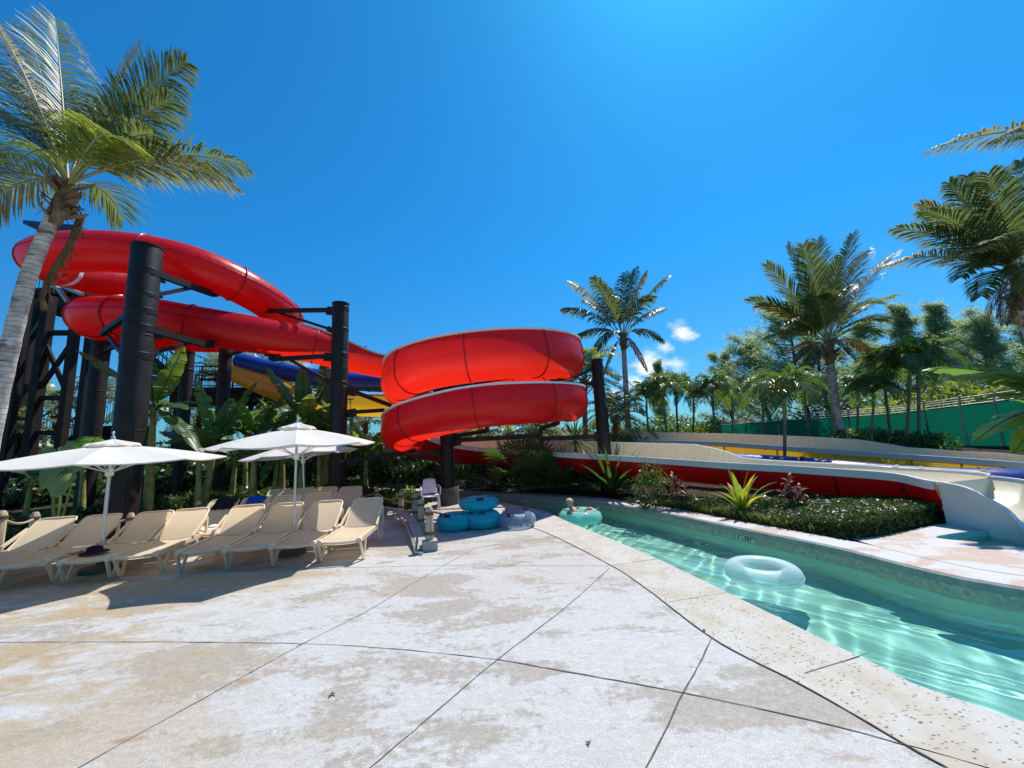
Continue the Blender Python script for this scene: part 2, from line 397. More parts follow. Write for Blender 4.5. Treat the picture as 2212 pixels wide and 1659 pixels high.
MT['pot'] = simple('dark plant pot', (.05, .045, .04), .7, .3, .2, 8)
MT['leaf_litter'] = leaf('dry litter', (.10, .07, .04), (.22, .16, .10), .8, .2, .1)
# ---------------------------------------------------------------- sky and sun
SUN_DIR = nrm((.34, .44, 1))
sun_el = math.asin(SUN_DIR[2]); sun_az = math.atan2(SUN_DIR[0], SUN_DIR[1])
w = bpy.data.worlds.new('World'); sc.world = w; w.use_nodes = True
nt = w.node_tree; nt.nodes.clear()
def wn(t, **k):
    n = nt.nodes.new(t)
    for a, b in k.items(): setattr(n, a, b)
    return n
wo = wn('ShaderNodeOutputWorld'); bg = wn('ShaderNodeBackground'); nt.links.new(bg.outputs[0], wo.inputs[0])
sky = wn('ShaderNodeTexSky', sky_type='NISHITA'); sky.sun_disc = False
sky.sun_elevation = sun_el; sky.sun_rotation = sun_az; sky.air_density = 1.0; sky.dust_density = .55; sky.ozone_density = 2.5; sky.altitude = 0
gmn = wn('ShaderNodeGamma'); gmn.inputs[1].default_value = SKY_GAMMA
gm = wn('ShaderNodeMix', data_type='RGBA', blend_type='MULTIPLY'); gm.inputs[0].default_value = 1; gm.inputs[7].default_value = SKY_TINT
nt.links.new(sky.outputs[0], gmn.inputs[0]); nt.links.new(gmn.outputs[0], gm.inputs[6])
cur = gm.outputs[2]
tcx = wn('ShaderNodeTexCoord'); sx = wn('ShaderNodeSeparateXYZ'); nt.links.new(tcx.outputs['Generated'], sx.inputs[0])
mrz = wn('ShaderNodeMapRange'); nt.links.new(sx.outputs[2], mrz.inputs[0]); mrz.inputs[1].default_value = 0; mrz.inputs[2].default_value = .42
tm = wn('ShaderNodeMix', data_type='RGBA'); nt.links.new(mrz.outputs[0], tm.inputs[0]); tm.inputs[6].default_value = (.34, .80, 1.12, 1); tm.inputs[7].default_value = SKY_TINT; nt.links.new(tm.outputs[2], gm.inputs[7])
geo = wn('ShaderNodeNewGeometry')
neg = wn('ShaderNodeVectorMath', operation='SCALE'); neg.inputs['Scale'].default_value = -1; nt.links.new(geo.outputs['Incoming'], neg.inputs[0])
nz = wn('ShaderNodeTexNoise'); nz.inputs['Scale'].default_value = 16; nz.inputs['Detail'].default_value = 7; nz.inputs['Roughness'].default_value = .6
mp = wn('ShaderNodeMapping'); mp.inputs['Scale'].default_value = (1, 1, 1.6); nt.links.new(neg.outputs[0], mp.inputs[0]); nt.links.new(mp.outputs[0], nz.inputs['Vector'])
# small fair-weather cloudlets low over the trees: (direction, angular radius, strength)
for (cu_, cv_, r_, s_) in ((1472, 722, .058, .95), (1438, 748, .046, .55), (1408, 800, .085, .8), (1372, 826, .085, .7), (1464, 788, .048, .55), (640, 795, .05, .45), (1330, 850, .05, .6)):
    d = nrm(_ray(cu_, cv_))
    dt = wn('ShaderNodeVectorMath', operation='DISTANCE'); nt.links.new(neg.outputs[0], dt.inputs[0]); dt.inputs[1].default_value = d
    mr = wn('ShaderNodeMapRange'); nt.links.new(dt.outputs['Value'], mr.inputs[0]); mr.inputs[1].default_value = r_; mr.inputs[2].default_value = 0; mr.inputs[3].default_value = -.34; mr.inputs[4].default_value = .36
    ad = wn('ShaderNodeMath', operation='ADD'); nt.links.new(mr.outputs[0], ad.inputs[0]); nt.links.new(nz.outputs[0], ad.inputs[1])
    sm = wn('ShaderNodeMapRange', interpolation_type='SMOOTHSTEP'); nt.links.new(ad.outputs[0], sm.inputs[0]); sm.inputs[1].default_value = .46; sm.inputs[2].default_value = .86; sm.inputs[4].default_value = s_
    mx = wn('ShaderNodeMix', data_type='RGBA'); nt.links.new(sm.outputs[0], mx.inputs[0]); nt.links.new(cur, mx.inputs[6]); mx.inputs[7].default_value = (CLOUD, CLOUD, CLOUD*1.02, 1)
    cur = mx.outputs[2]
nt.links.new(cur, bg.inputs[0]); bg.inputs[1].default_value = SKY_STR
sl = bpy.data.lights.new('sun', 'SUN'); sl.energy = SUN_STR; sl.angle = rad(.53); sl.color = (1, .955, .89)
so = bpy.data.objects.new('sun', sl); col.objects.link(so)
so.rotation_euler = Vector(SUN_DIR).to_track_quat('Z', 'Y').to_euler(); so.location = (10, 20, 40)
sc.view_settings.view_transform = 'Standard'; sc.view_settings.look = 'None'; sc.view_settings.gamma = 1; sc.view_settings.exposure = EXPO
sc.cycles.max_bounces = 14; sc.cycles.diffuse_bounces = 4; sc.cycles.glossy_bounces = 4; sc.cycles.transmission_bounces = 8; sc.cycles.transparent_max_bounces = 16
sc.cycles.use_denoising = True; sc.cycles.sample_clamp_indirect = 4
try: sc.cycles.denoising_prefilter = 'ACCURATE'
except Exception: pass

# ---------------------------------------------------------------- lazy river outline
near_px = [(2212, 1560), (1880, 1428), (1655, 1320), (1423, 1208), (1310, 1160), (1237, 1131), (1180, 1105)]
NE = [A(8.6, -6), A(5.6, -.4)] + [G(u, v) for u, v in near_px]
corner = NE[-1]
NE = catmull(NE, 8)[:]                      # near edge, right-hand end to the corner by the tubes
back_near = catmull([corner, G(1060, 1081), G(1000, 1075.5), A(-4.2, 15.0), A(-7.5, 16.6), A(-11, 17.2)], 6)
far_px = [(2212, 1270), (1980, 1225), (1800, 1180), (1600, 1140), (1400, 1100), (1250, 1078), (1060, 1066)]
FE = catmull([A(12.2, -6), A(8.2, 1.6)] + [G(u, v) for u, v in far_px] + [A(-4.2, 16.6), A(-7.5, 18.4), A(-11, 19.4)], 8)
for e in (NE, back_near, FE):
    for p in e: p[2] = 0
NEAR = NE + back_near[1:]
WATER, FLOOR = -.235, -1.2
def offset(curve, d):
    out = []
    for i, p in enumerate(curve):
        t = nrm(curve[min(i+1, len(curve)-1)] - curve[max(i-1, 0)])
        out.append(p + A(-t[1], t[0], 0)*d)
    return out
def resample(curve, n):
    c = np.array(curve); L = np.concatenate([[0], np.cumsum(np.linalg.norm(np.diff(c, axis=0), axis=1))])
    s = np.linspace(0, L[-1], n)
    return [np.array([np.interp(x, L, c[:, k]) for k in range(3)]) for x in s]
def arclen(curve):
    c = np.array(curve); return np.concatenate([[0], np.cumsum(np.linalg.norm(np.diff(c, axis=0), axis=1))])
# splash pool the red slide ends in
SP = catmull([G(2178, 1143), G(2120, 1147), G(2062, 1153), G(2022, 1161), G(2045, 1166), G(2110, 1172), G(2212, 1183), A(12.2, 4.5), A(16, 6.5), A(15, 10), A(10.2, 7.6)], 6, closed=True)
for p in SP: p[2] = 0
pool_outline = NEAR + FE[::-1]
# ground sheet to the horizon with the pools cut out
def holed(outer, holes, z):
    polys = [[Vector((p[0], p[1], 0)) for p in outer]] + [[Vector((p[0], p[1], 0)) for p in h] for h in holes]
    tr = tessellate_polygon(polys); flat = [p for q in polys for p in q]; mb = MB(); fs = []
    for a, b, c in tr:
        ar = (flat[b]-flat[a]).cross(flat[c]-flat[a]).z
        if abs(ar) > 1e-9: fs.append((a, b, c) if ar > 0 else (a, c, b))
    mb.add([(p.x, p.y, z) for p in flat], fs); return mb
big = [(-700, -300), (900, -300), (900, 1200), (-700, 1200)]
struct(holed(big, [pool_outline, SP], -.03), 'ground', MT['ground'], smooth=False)
# ---- near deck
COPW = .98
cop_px = [(2060, 1672), (1990, 1630), (1740, 1485), (1540, 1380), (1400, 1275), (1320, 1222), (1200, 1160), (1135, 1134)]
CI = catmull([A(5.2, -6), A(3.6, -.4), G(2190, 1810)] + [G(u, v) for u, v in cop_px], 8)
for p in CI: p[2] = 0
deck_back = [G(1060, 1081), G(1000, 1077), A(-3.6, 13.6), A(-3.3, 11.9), A(-4.2, 12.3), A(-9.0, 12.2), A(-11.5, 9.6), A(-16, 9.3), A(-24, 9.0), A(-24, -6)]
mb = MB(); mb.poly(list(CI)[:] + [corner] + [p for p in deck_back], 0.0)
deck = struct(mb, 'pool_deck', MT['deck'], smooth=False)
# ---- near coping, a stone edge strip between joint and water
ci_r = resample(CI + [corner*.985 + CI[-1]*.015], 90); ne_r = resample(NE, 90)
mb = MB()
rows = [[a + A(0, 0, .004) for a in ci_r], [b - nrm(b-a)*.012 + A(0, 0, .004) for a, b in zip(ci_r, ne_r)], [b + A(0, 0, -.012) for b in ne_r], [b + A(0, 0, -.07) for b in ne_r]]
mb.grid(rows, flip=False)
struct(mb, 'pool_coping', MT['coping'], sharp=30)
mb = MB(); inn = resample(back_near, 30); mb.grid([[p + A(0, 0, .006) for p in offset(inn, .45)], [p + A(0, 0, .006) for p in inn], [p + A(0, 0, -.07) for p in inn]])
struct(mb, 'pool_coping', MT['coping'], sharp=30)
# ---- scored joints in the deck (narrow filled grooves)
def strip(mb, pts, w, z):
    c = catmull(pts, 6); n = max(3, int(arclen(c)[-1]/.12)); c = resample(c, n); r = random.Random(len(mb.v)+5)
    Ls, Rs = [], []
    for i, p in enumerate(c):
        t = nrm(c[min(i+1, n-1)] - c[max(i-1, 0)]); sd = A(-t[1], t[0], 0); ww = w*.78*(.6+.8*r.random())/2; j = r.uniform(-.003, .003)
        Ls.append(p+sd*(ww+j)+A(0, 0, z)); Rs.append(p-sd*(ww-j)+A(0, 0, z))
    mb.grid([Rs, Ls])
def gp(*px): return [G(u, v)*A(1, 1, 0) for u, v in px]
JN = [(list(CI), .015), (gp((-200, 1390), (0, 1388), (350, 1387), (655, 1391), (850, 1402), (1075, 1425)), .009), (gp((1075, 1425), (1250, 1456), (1475, 1497), (1750, 1556), (2000, 1622), (2140, 1662)), .013),
      (gp((1316, 1228), (1225, 1310), (1075, 1425), (940, 1540), (800, 1659), (700, 1750)), .010), (gp((1538, 1378), (1510, 1437), (1475, 1497), (1440, 1573), (1395, 1659), (1360, 1730)), .012),
      (gp((1028, 1183), (905, 1253), (790, 1322), (655, 1391), (420, 1520), (170, 1659), (0, 1760)), .008), (gp((700, 1228), (860, 1224), (950, 1222), (1316, 1223)), .009),
      (gp((905, 1203), (1028, 1183), (1204, 1160)), .009), (gp((655, 1391), (640, 1396)), .01)]
mb = MB()
for pts, wd in JN: strip(mb, pts, wd, .0085 if wd == .015 else .004)
for a, b, wd in (((1322, 1222), (1421, 1208), .010), ((1443, 1302), (1572, 1281), .006), ((1738, 1456), (1879, 1412), .012)):
    strip(mb, gp(a, ((a[0]+b[0])/2, (a[1]+b[1])/2), b), wd, .0085)
struct(mb, 'deck_joints', MT['joint'], smooth=False)
# a few dry leaf scraps lying on the deck
rr = random.Random(4)
for i, (u, v, s) in enumerate([(718, 1503, .028), (1521, 1364, .022), (1272, 1608, .020)]):
    g = G(u, v); mb = MB()
    for k in range(3):
        a0 = rr.uniform(0, 6.3); d = A(math.cos(a0), math.sin(a0), 0); q = A(-d[1], d[0], 0); c = g + A(rr.uniform(-1, 1), rr.uniform(-1, 1), 0)*s*.5 + A(0, 0, .010)
        mb.add([c-d*s, c-q*s*.3, c+d*s+A(0, 0, .010), c+q*s*.3], [(0, 1, 2, 3)])
    tag(mb.build('leaf_scrap', MT['bark'], smooth=False), ['dark curled leaf scrap on the pale deck below the loungers', 'small dark twig scrap by the coping joint', 'tiny dark leaf crumb on the deck between the two long joints'][i], 'leaf')
# ---- far bank: coping, deck, planting soil
fe = resample(FE, 120)
def far_strip(s0, s1, z0, z1, k=2):
    rows = []
    for i in range(k): rows.append([p + A(0, 0, lerp(z0, z1, i/(k-1))) for p in offset(fe, -lerp(s0, s1, i/(k-1)))])
    return rows
mb = MB(); mb.grid([[p+A(0, 0, -.008) for p in fe]] + far_strip(.012, .52, .006, .006), flip=True)
struct(mb, 'pool_coping', MT['deck_pink'], sharp=30)
mb = MB(); mb.grid([[p+A(0, 0, -.112) for p in offset(fe, .012)], [p+A(0, 0, -.105) for p in offset(fe, .018)], [p+A(0, 0, -.022) for p in offset(fe, .018)], [p+A(0, 0, -.010) for p in offset(fe, .006)], [p+A(0, 0, -.008) for p in fe]], flip=True)
struct(mb, 'coping_edge', MT['coping_edge'], sharp=40)
mb = MB(); mb.grid(far_strip(.52, .54, -.02, -.02) + far_strip(.9, 26, .02, .02, 14), flip=True)
for i, p in enumerate(mb.v):
    x, y, z = p; h = .75*smooth((y + .55*x - 20.5)/7.0); mb.v[i] = (x, y, z+h+.02*math.sin(x*3.1)*math.sin(y*2.7) if z > 0 else z)
PO = [(p[0], p[1]) for p in pool_outline]
def inside(x, y, P=PO):
    c = False; j = len(P)-1
    for i in range(len(P)):
        if (P[i][1] > y) != (P[j][1] > y) and x < (P[j][0]-P[i][0])*(y-P[i][1])/(P[j][1]-P[i][1]+1e-12)+P[i][0]: c = not c
        j = i
    return c
apr = [p*A(1, 1, 0) for p in offset(fe, -.505) if p[1] < 6.35] + gp((1822, 1160), (1858, 1163.6), (1896, 1160), (1958, 1148), (2021, 1134), (2052, 1132)) + [A(8.2, 7.2, 0), A(12, 9.5, 0), A(19, 9, 0), A(19, -6, 0)]
AP2 = [(p[0], p[1]) for p in apr]
# leave the paved splash apron free of soil
keep = []
for f in mb.f:
    c = np.mean([mb.v[i] for i in f], axis=0)
    if (c[0] > 5.6 and c[1] < 8.6 - .05*c[0]) or any(inside(mb.v[i][0], mb.v[i][1], AP2) for i in f): continue
    keep.append(f)
mb.f = keep; mb.m = [0]*len(keep)
struct(mb, 'planting_soil', MT['soil'])
struct(holed(apr, [SP], .010), 'splash_apron', MT['deck_pink'], smooth=False)
# left planting bed behind the rope fence
mb = MB()
xs = np.linspace(-45, -3.0, 30); ys = np.linspace(0, 1, 18); rows = []
def bed_front(x): return interp([-45, -16, -11.5, -9, -4.2, -3.0], [9.6, 9.3, 9.6, 12.25, 12.35, 12.6], x)
for k in ys: rows.append([A(x, lerp(bed_front(x), 48, k**1.6), .03 + .35*smooth(k*3) + .03*math.sin(x*2+k*30)) for x in xs])
keepf = []
mb.grid(rows)
mb.f = [f for f in mb.f if not any(inside(mb.v[i][0], mb.v[i][1]) for i in f)]; mb.m = [0]*len(mb.f)
struct(mb, 'planting_soil', MT['soil'])
# ---- pool shell
def wall(curve, z0, z1, mat, name, flip, push=0):
    c = resample(curve, 160); L = arclen(c); mb = MB()
    if push: c = offset(c, push)
    mb.grid([[p*A(1, 1, 0)+A(0, 0, z0) for p in c], [p*A(1, 1, 0)+A(0, 0, z1) for p in c]], flip=flip)
    n = len(c); me_uv = {i: (L[i % n], mb.v[i][2]) for i in range(2*n)}
    o = mb.build(name, mat, smooth=True)
    l = o.data.uv_layers.new(name='UVMap')
    for lp in o.data.loops: l.data[lp.index].uv = me_uv[lp.vertex_index]
    return tag(o, kind='structure')
wall(FE, -.38, -.112, MT['tile'], 'tile_band', True)
wall(FE, FLOOR, -.38, MT['plaster'], 'pool_wall', True)
wall(NE, -.38, -.072, MT['tile'], 'tile_band', False)
wall(NE, FLOOR, -.38, MT['plaster'], 'pool_wall', False)
wall(back_near, FLOOR, -.072, MT['plaster'], 'pool_wall', False)
mb = MB(); mb.poly(offset(NEAR, -.05 if False else 0) + FE[::-1], FLOOR)
floor = struct(mb, 'pool_floor', MT['plaster'], smooth=False)
mb = MB(); c = SP
mb.grid([[p+A(0, 0, -.42) for p in c], [p+A(0, 0, .009) for p in c]], True, flip=False); mb.poly(c, -.42)
struct(mb, 'splash_pool_shell', MT['plaster'], smooth=False)
# ---- water with small waves (real geometry); the sun is focused through them onto the floor
t = NT('pool water')
gl = t.n('ShaderNodeBsdfGlass'); gl.inputs['Roughness'].default_value = 0; gl.inputs['IOR'].default_value = 1.33; gl.inputs[0].default_value = WATER_TINT
MT['water'] = t.done(gl.outputs[0])
def wave(x, y):
    return (.0040*math.sin(1.9*x+3.1*y+.6*math.sin(1.3*x-.7*y)) + .0028*math.sin(-3.7*x+2.6*y+1.1+.8*math.sin(.9*y+2.2*x)) + .0024*math.sin(5.3*x+4.9*y+2.0+.7*math.sin(2.1*x-1.7*y))
            + .0024*math.sin(8.1*x-6.7*y+.4+1.4*math.sin(1.7*x+2.9*y)) + .0032*math.sin(11.*x+9.*y+1.7*math.sin(3.1*y+1.2*x)) + .0024*math.sin(-17.*x+14.*y+1.9*math.sin(4.1*x)) + .0016*math.sin(24.*x+17.*y+2.3*math.sin(5.*y+2.*x)))
nw = resample(NEAR, 1200); fw = resample(FE, 1200); mb = MB(); rows = []
for a, b in zip(nw, fw):
    r_ = []
    for k in range(101):
        q = lerp(a, b, k/100); r_.append(A(q[0], q[1], WATER + wave(q[0], q[1])))
    rows.append(r_)
mb.grid(rows)
water = struct(mb, 'water', MT['water'])
water.cycles.is_caustics_caster = True
for o in list(col.objects):
    if o.name.startswith(('pool_floor', 'pool_wall', 'tile_band')): o.cycles.is_caustics_receiver = True
sl.cycles.is_caustics_light = True
mb = MB(); mb.poly(SP, -.09)
struct(mb, 'splash_pool_water', MT['water'], smooth=False)
# depth marking on the tile band of the far wall
mk = thing('depth_marker', "white depth marker tiles reading 3' 00\" on the far pool wall", 'depth marker', G(1610, 1150, -.1))
def on_far(u, v):
    g = G(u, v); i = min(range(len(fe)), key=lambda k: np.linalg.norm(fe[k]-g)); return i
i = on_far(1610, 1141); p = fe[i]; tg = nrm(fe[i+1]-fe[i-1]); inw = nrm(A(tg[1], -tg[0], 0))
if inw @ (A(0, 0, 0)-p) < 0: inw = -inw
dr = tg if tg[0] > 0 else -tg              # reading direction as seen from the water
rotm = Matrix(((dr[0], 0, inw[0]), (dr[1], 0, inw[1]), (0, 1, 0))).to_4x4()
def text_mesh(txt, size, origin, mat, parent, name):
    cu = bpy.data.curves.new(name, 'FONT'); cu.body = txt; cu.size = size; cu.extrude = .0008; cu.offset = .002; cu.align_x = 'CENTER'
    o = bpy.data.objects.new(name, cu); col.objects.link(o)
    dg = bpy.context.evaluated_depsgraph_get(); me = bpy.data.meshes.new_from_object(o.evaluated_get(dg)); bpy.data.objects.remove(o)
    me.materials.clear(); me.materials.append(mat)
    ob = bpy.data.objects.new(name, me); col.objects.link(ob)
    ob.matrix_world = Matrix.Translation(Vector(origin)) @ rotm
    ob.parent = parent; ob.matrix_parent_inverse = parent.matrix_basis.inverted(); return ob
for k, (s_, txt) in enumerate(((-.12, "3'"), (.10, '00"'))):
    c = p + dr*s_ + inw*.004 + A(0, 0, -.178); mb = MB(); hw = .05 if k == 0 else .085
    q = inw*.006
    mb.add([c-dr*hw-A(0, 0, .058)+q, c+dr*hw-A(0, 0, .058)+q, c+dr*hw+A(0, 0, .058)+q, c-dr*hw+A(0, 0, .058)+q, c-dr*hw-A(0, 0, .058), c+dr*hw-A(0, 0, .058), c+dr*hw+A(0, 0, .058), c-dr*hw+A(0, 0, .058)],
           [(0, 1, 2, 3), (4, 5, 1, 0), (5, 6, 2, 1), (6, 7, 3, 2), (7, 4, 0, 3)])
    mb.build('tile', MT['pad_tile'], mk, smooth=False)
    text_mesh(txt, .125, c + q*1.4 - A(0, 0, .042), MT['glass_dark'], mk, 'lettering')
# ---------------------------------------------------------------- the red slide
def circ(cx, cy, r, deg, z): return A(cx + r*math.cos(rad(deg)), cy + r*math.sin(rad(deg)), z)
H1 = []
for d, z, c, ox in [(152, 9.0, 0, -.75), (180, 8.88, 0, -1.05), (205, 8.72, 0, -1.15), (230, 8.5, 0, -1.0), (255, 8.28, 0, -.55), (280, 8.12, 0, -.15), (305, 7.95, 0, 0), (330, 7.66, 0, 0), (355, 7.36, 0, 0), (380, 7.2, .1, 0), (410, 7.1, .45, 0), (440, 7.02, .75, 0), (470, 6.95, 1, 0), (500, 6.85, 1, -.1), (530, 6.75, 1, -.3), (560, 6.66, 1, -.5), (585, 6.55, 1, -.5), (607, 6.4, 1, -.35)]:
    H1.append(circ(lerp(-12, -11.5, c) + ox, 14.1, lerp(3.1, 2.6, c), d, z))
H1 += [A(-11.3, 11.55, 6.22), A(-10.2, 11.9, 6.05), A(-9.1, 12.4, 5.9), A(-8.2, 12.85, 5.78)]
LINK = [A(-7.3, 13.3, 5.62), A(-6.3, 13.8, 5.40), A(-5.3, 14.3, 5.18), A(-4.3, 14.8, 5.0), A(-3.3, 15.3, 4.9)]
C2 = (-.93, 13.2)
ZT = [(118, 4.85), (90, 4.76), (0, 4.50), (-90, 4.14), (-180, 3.84), (-270, 3.48), (-360, 3.08), (-450, 2.90), (-540, 2.26), (-600, 1.74), (-625, 1.60)]
H2 = []
for d in range(118, -626, -14):
    z = float(np.interp(-d, [-a for a, _ in ZT], [b for _, b in ZT])); H2.append(circ(*C2, 2.8, d, z))
near_rim = [Y(1094, 972, 14.3), Y(1225, 980, 13.1), Y(1363, 988, 11.9), Y(1470, 995, 11.0), Y(1573, 1002, 10.2), Y(1690, 1008, 9.55), Y(1800, 1015, 8.95), Y(1900, 1022, 8.35), Y(1953, 1028.5, 8.0), Y(2003, 1040, 7.62), Y(2053, 1047.5, 7.3), Y(2095, 1058, 7.05), Y(2145, 1083, 6.8), Y(2186, 1109, 6.62), Y(2222, 1150, 6.45)]
RUNW = 1.5
ROT_PATH = catmull(H1 + LINK + H2, 6)
nH1, nL = len(H1)*6, (len(H1)+len(LINK))*6
TR = .62
def frame(P, i):
    t = nrm(P[min(i+1, len(P)-1)] - P[max(i-1, 0)]); th = nrm(t*A(1, 1, 0)); sd = A(-th[1], th[0], 0)   # left of travel
    up = nrm(cross(t, -sd)); up = up if up[2] > 0 else -up
    return t, sd, up
def prof_pts(r, aL, aR, hL, hR, n=26):
    """cross-section of shell: angle from the bottom, aL to the left and aR to the right, then straight walls hL, hR"""
    xl, yl = r*math.sin(aL), -r*math.cos(aL)
    pts = [(xl - .20*hL, yl + hL), (xl - .085*hL, yl + hL*.66), (xl - .015*hL, yl + hL*.33)]
    for k in range(n+1):
        a = lerp(aL, -aR, k/n); pts.append((r*math.sin(a), -r*math.cos(a)))
    pts.append((-r*math.sin(aR), -r*math.cos(aR)+hR))
    return pts
slide = thing('water_slide', 'long red water slide winding in two stacked coils from tower to splash pool', 'water slide', (-1, 13, 0))
# enclosed tube
mb = MB(); rows = []
iT = nH1 - 6
for i in range(iT+1):
    t, sd, up = frame(ROT_PATH, i)
    rows.append([ROT_PATH[i] + sd*a + up*b for a, b in [(TR*math.sin(2*PI*k/28), -TR*math.cos(2*PI*k/28)) for k in range(28)]])
mb.grid(rows, True); tube_o = mb.build('enclosed_tube', MT['red'], slide)
# flanges between tube sections, with the lengthwise seam
mb_fl = []
def flange(P, i, r0, a0, a1, hl, hr, w=.032, d=.045, parent=None):
    t, sd, up = frame(P, i); m = MB(); rows = []
    for s_ in (-w/2, w/2):
        rows.append([P[i] + t*s_ + sd*x + up*y for x, y in prof_pts(r0, a0, a1, hl, hr)])
    ro = [[P[i] + t*s_ + sd*x + up*y for x, y in prof_pts(r0+d, a0, a1, hl, hr)] for s_ in (-w/2, w/2)]
    m.grid([rows[0], ro[0], ro[1], rows[1]]); m.build('flange', MT['red_band'], parent or slide)
for i in (17, 32, 42, 52, 60, 67, 78, 90, 98, 105, 114): flange(ROT_PATH, min(i, iT-1), TR-.005, PI*.999, PI*.999, 0, 0)
# white stripes painted round the tube near the tower: thin proud bands
for i in (2, 11):
    t, sd, up = frame(ROT_PATH, i); m = MB()
    m.grid([[ROT_PATH[i] + t*s_ + sd*(.626*math.sin(a)) + up*(-.626*math.cos(a)) for a in np.linspace(0, 2*PI, 41)] for s_ in (-.10, .10)])
    m.build('stripe', MT['stripe'], slide)
# seam line along the tube's outer side
m = MB()
for sgn in (-1,):
    pr_ = []
    for i in range(0, iT+1):
        t, sd, up = frame(ROT_PATH, i); pr_.append(ROT_PATH[i] + sd*sgn*(TR+.002)+up*.1)
    m.tube(pr_, .012, 5)
m.build('seam', MT['red_band'], slide)
# open flume: top of the tube cut away, then U with a raised outer wall (left of travel in the second coil)
n_all = len(ROT_PATH)
def prm(i):
    x = (i-iT)
    e = smooth(x/20)
    aL = lerp(PI*.995, PI*.55, e); aR = lerp(PI*.995, PI*.55, e)
    j = smooth((i-nL)/14)
    hL = 0.0; 
    if j > 0:
        s_ = (i-nL)/(n_all-nL)
        aL = lerp(aL, float(np.interp(s_, [0, .86, 1], [1.80, 1.72, 1.55])), j); aR = lerp(aR, PI*.5, j)
        hL = j*float(np.interp(s_, [0, .2, .35, .45, .58, .75, .86, .93, 1], [.42, .50, .52, .46, .34, .32, .3, .18, .04]))
    return aL, aR, hL
def flume_rows(i0, i1, r, off=0):
    rows = []
    for i in range(i0, i1):
        t, sd, up = frame(ROT_PATH, i); aL, aR, hL = prm(i)
        rows.append([ROT_PATH[i] + sd*a + up*b for a, b in prof_pts(r, aL, aR, hL, .0)])
    return rows
mb = MB(); mb.grid(flume_rows(iT, nL+1, TR)); mb.build('open_flume', MT['red'], slide)
mb = MB(); mb.grid(flume_rows(nL, n_all-33, TR)); mb.build('coiled_flume', MT['red'], slide)
def rim(i0, i1, side, name='rim', w=.06, h=.055):
    m = MB(); rows = []
    for i in range(i0, i1):
        t, sd, up = frame(ROT_PATH, i); aL, aR, hL = prm(i)
        pp = prof_pts(TR, aL, aR, hL, 0); a, b = pp[0] if side > 0 else pp[-1]
        c = ROT_PATH[i] + sd*a + up*b; o = sd*(1 if side > 0 else -1)
        rows.append([c + o*(-.02) - up*.0, c + o*w - up*.0, c + o*w + up*h, c - o*.02 + up*h])
    m.grid(rows, True); m.build(name, MT['white_rim'], slide, sharp=30)
rim(iT+4, n_all-33, 1); rim(iT+4, n_all-33, -1)
for k in range(iT+8, n_all-36, 17):
    aL, aR, hL = prm(k); flange(ROT_PATH, k, TR-.004, aL, aR, hL, 0, .028, .035)
# straight run-out: cream inside, red hull outside, ends in a white chute
end = ROT_PATH[-1]; te, se, ue = frame(ROT_PATH, n_all-1)
CUT = n_all - 34                                  # coil ends here, lined run-out takes over
pre = []
for i in range(CUT, n_all, 6):
    t_, s_, u_ = frame(ROT_PATH, i); pre.append(ROT_PATH[i] - s_*.6 + A(0, 0, .02))
nP = len(pre)*6
rimN = catmull(pre + near_rim, 6)
def left_of(c, i):
    t = nrm((c[min(i+1, len(c)-1)] - c[max(i-1, 0)])*A(1, 1, 0)); return A(-t[1], t[0], 0)
rimF = []
for i, p in enumerate(rimN):
    wd = interp([0, nP, nP+12, len(rimN)-1], [1.2, 1.25, RUNW, RUNW], i); rimF.append(p + left_of(rimN, i)*wd)
hullD = lambda i: interp([0, nP, nP+45, nP+57, len(rimN)-1], [.60, .62, .58, .5, .42], i)
iE = nP + 57                                       # where the white chute begins
liner, hull, rN, rF = [], [], [], []
raise_ = lambda i: interp([0, nP, nP+6, nP+18, nP+25, nP+30, 190], [.30, .30, .34, .36, .05, .0, .0], i)    # splash board on the far side
for i, (a, b) in enumerate(zip(rimN, rimF)):
    lf = nrm((b-a)*A(1, 1, 0)); w_ = np.linalg.norm(b-a); d = hullD(i); hi = raise_(i)
    liner.append([a + A(0, 0, -.01), a + lf*.05 + A(0, 0, -.06), a + lf*w_*.2 - A(0, 0, d*.72), a + lf*w_*.5 - A(0, 0, d*.86), a + lf*w_*.8 - A(0, 0, d*.72), b - lf*.05 + A(0, 0, -.06), b + A(0, 0, hi)])
    hull.append([a - lf*.015 - A(0, 0, .13), a + lf*.03 - A(0, 0, d*.55), a + lf*w_*.16 - A(0, 0, d*.92), a + lf*w_*.34 - A(0, 0, d*1.08), a + lf*w_*.66 - A(0, 0, d*1.08), a + lf*w_*.84 - A(0, 0, d*.9), b + lf*.0 - A(0, 0, d*.4), b + lf*.03 + A(0, 0, hi-.02)])
mb = MB(); mb.grid(liner); mb.build('liner', MT['cream'], slide)
mb = MB(); mb.grid(hull[:iE], flip=True); mb.build('hull', MT['red'], slide)
def rail(line, ins, z0, z1, th, name, mat, i0=0, i1=None):
    m = MB(); rows = []
    for i in range(i0, i1 or len(line)):
        lf = left_of(line, i)*ins; p = line[i]
        rows.append([p + A(0, 0, z0), p - lf*th + A(0, 0, z0), p - lf*th + A(0, 0, z1), p + A(0, 0, z1)])
    m.grid(rows, True, flip=ins < 0); m.build(name, mat, slide, sharp=30)
rail(rimN, 1, -.13, .0, .05, 'fascia', MT['grey_panel'], 0, iE)
rail(rimN, 1, .003, .035, .06, 'rim', MT['white_rim'])
rail([p + A(0, 0, raise_(i)) for i, p in enumerate(rimF)], -1, .003, .035, .06, 'rim', MT['white_rim'])
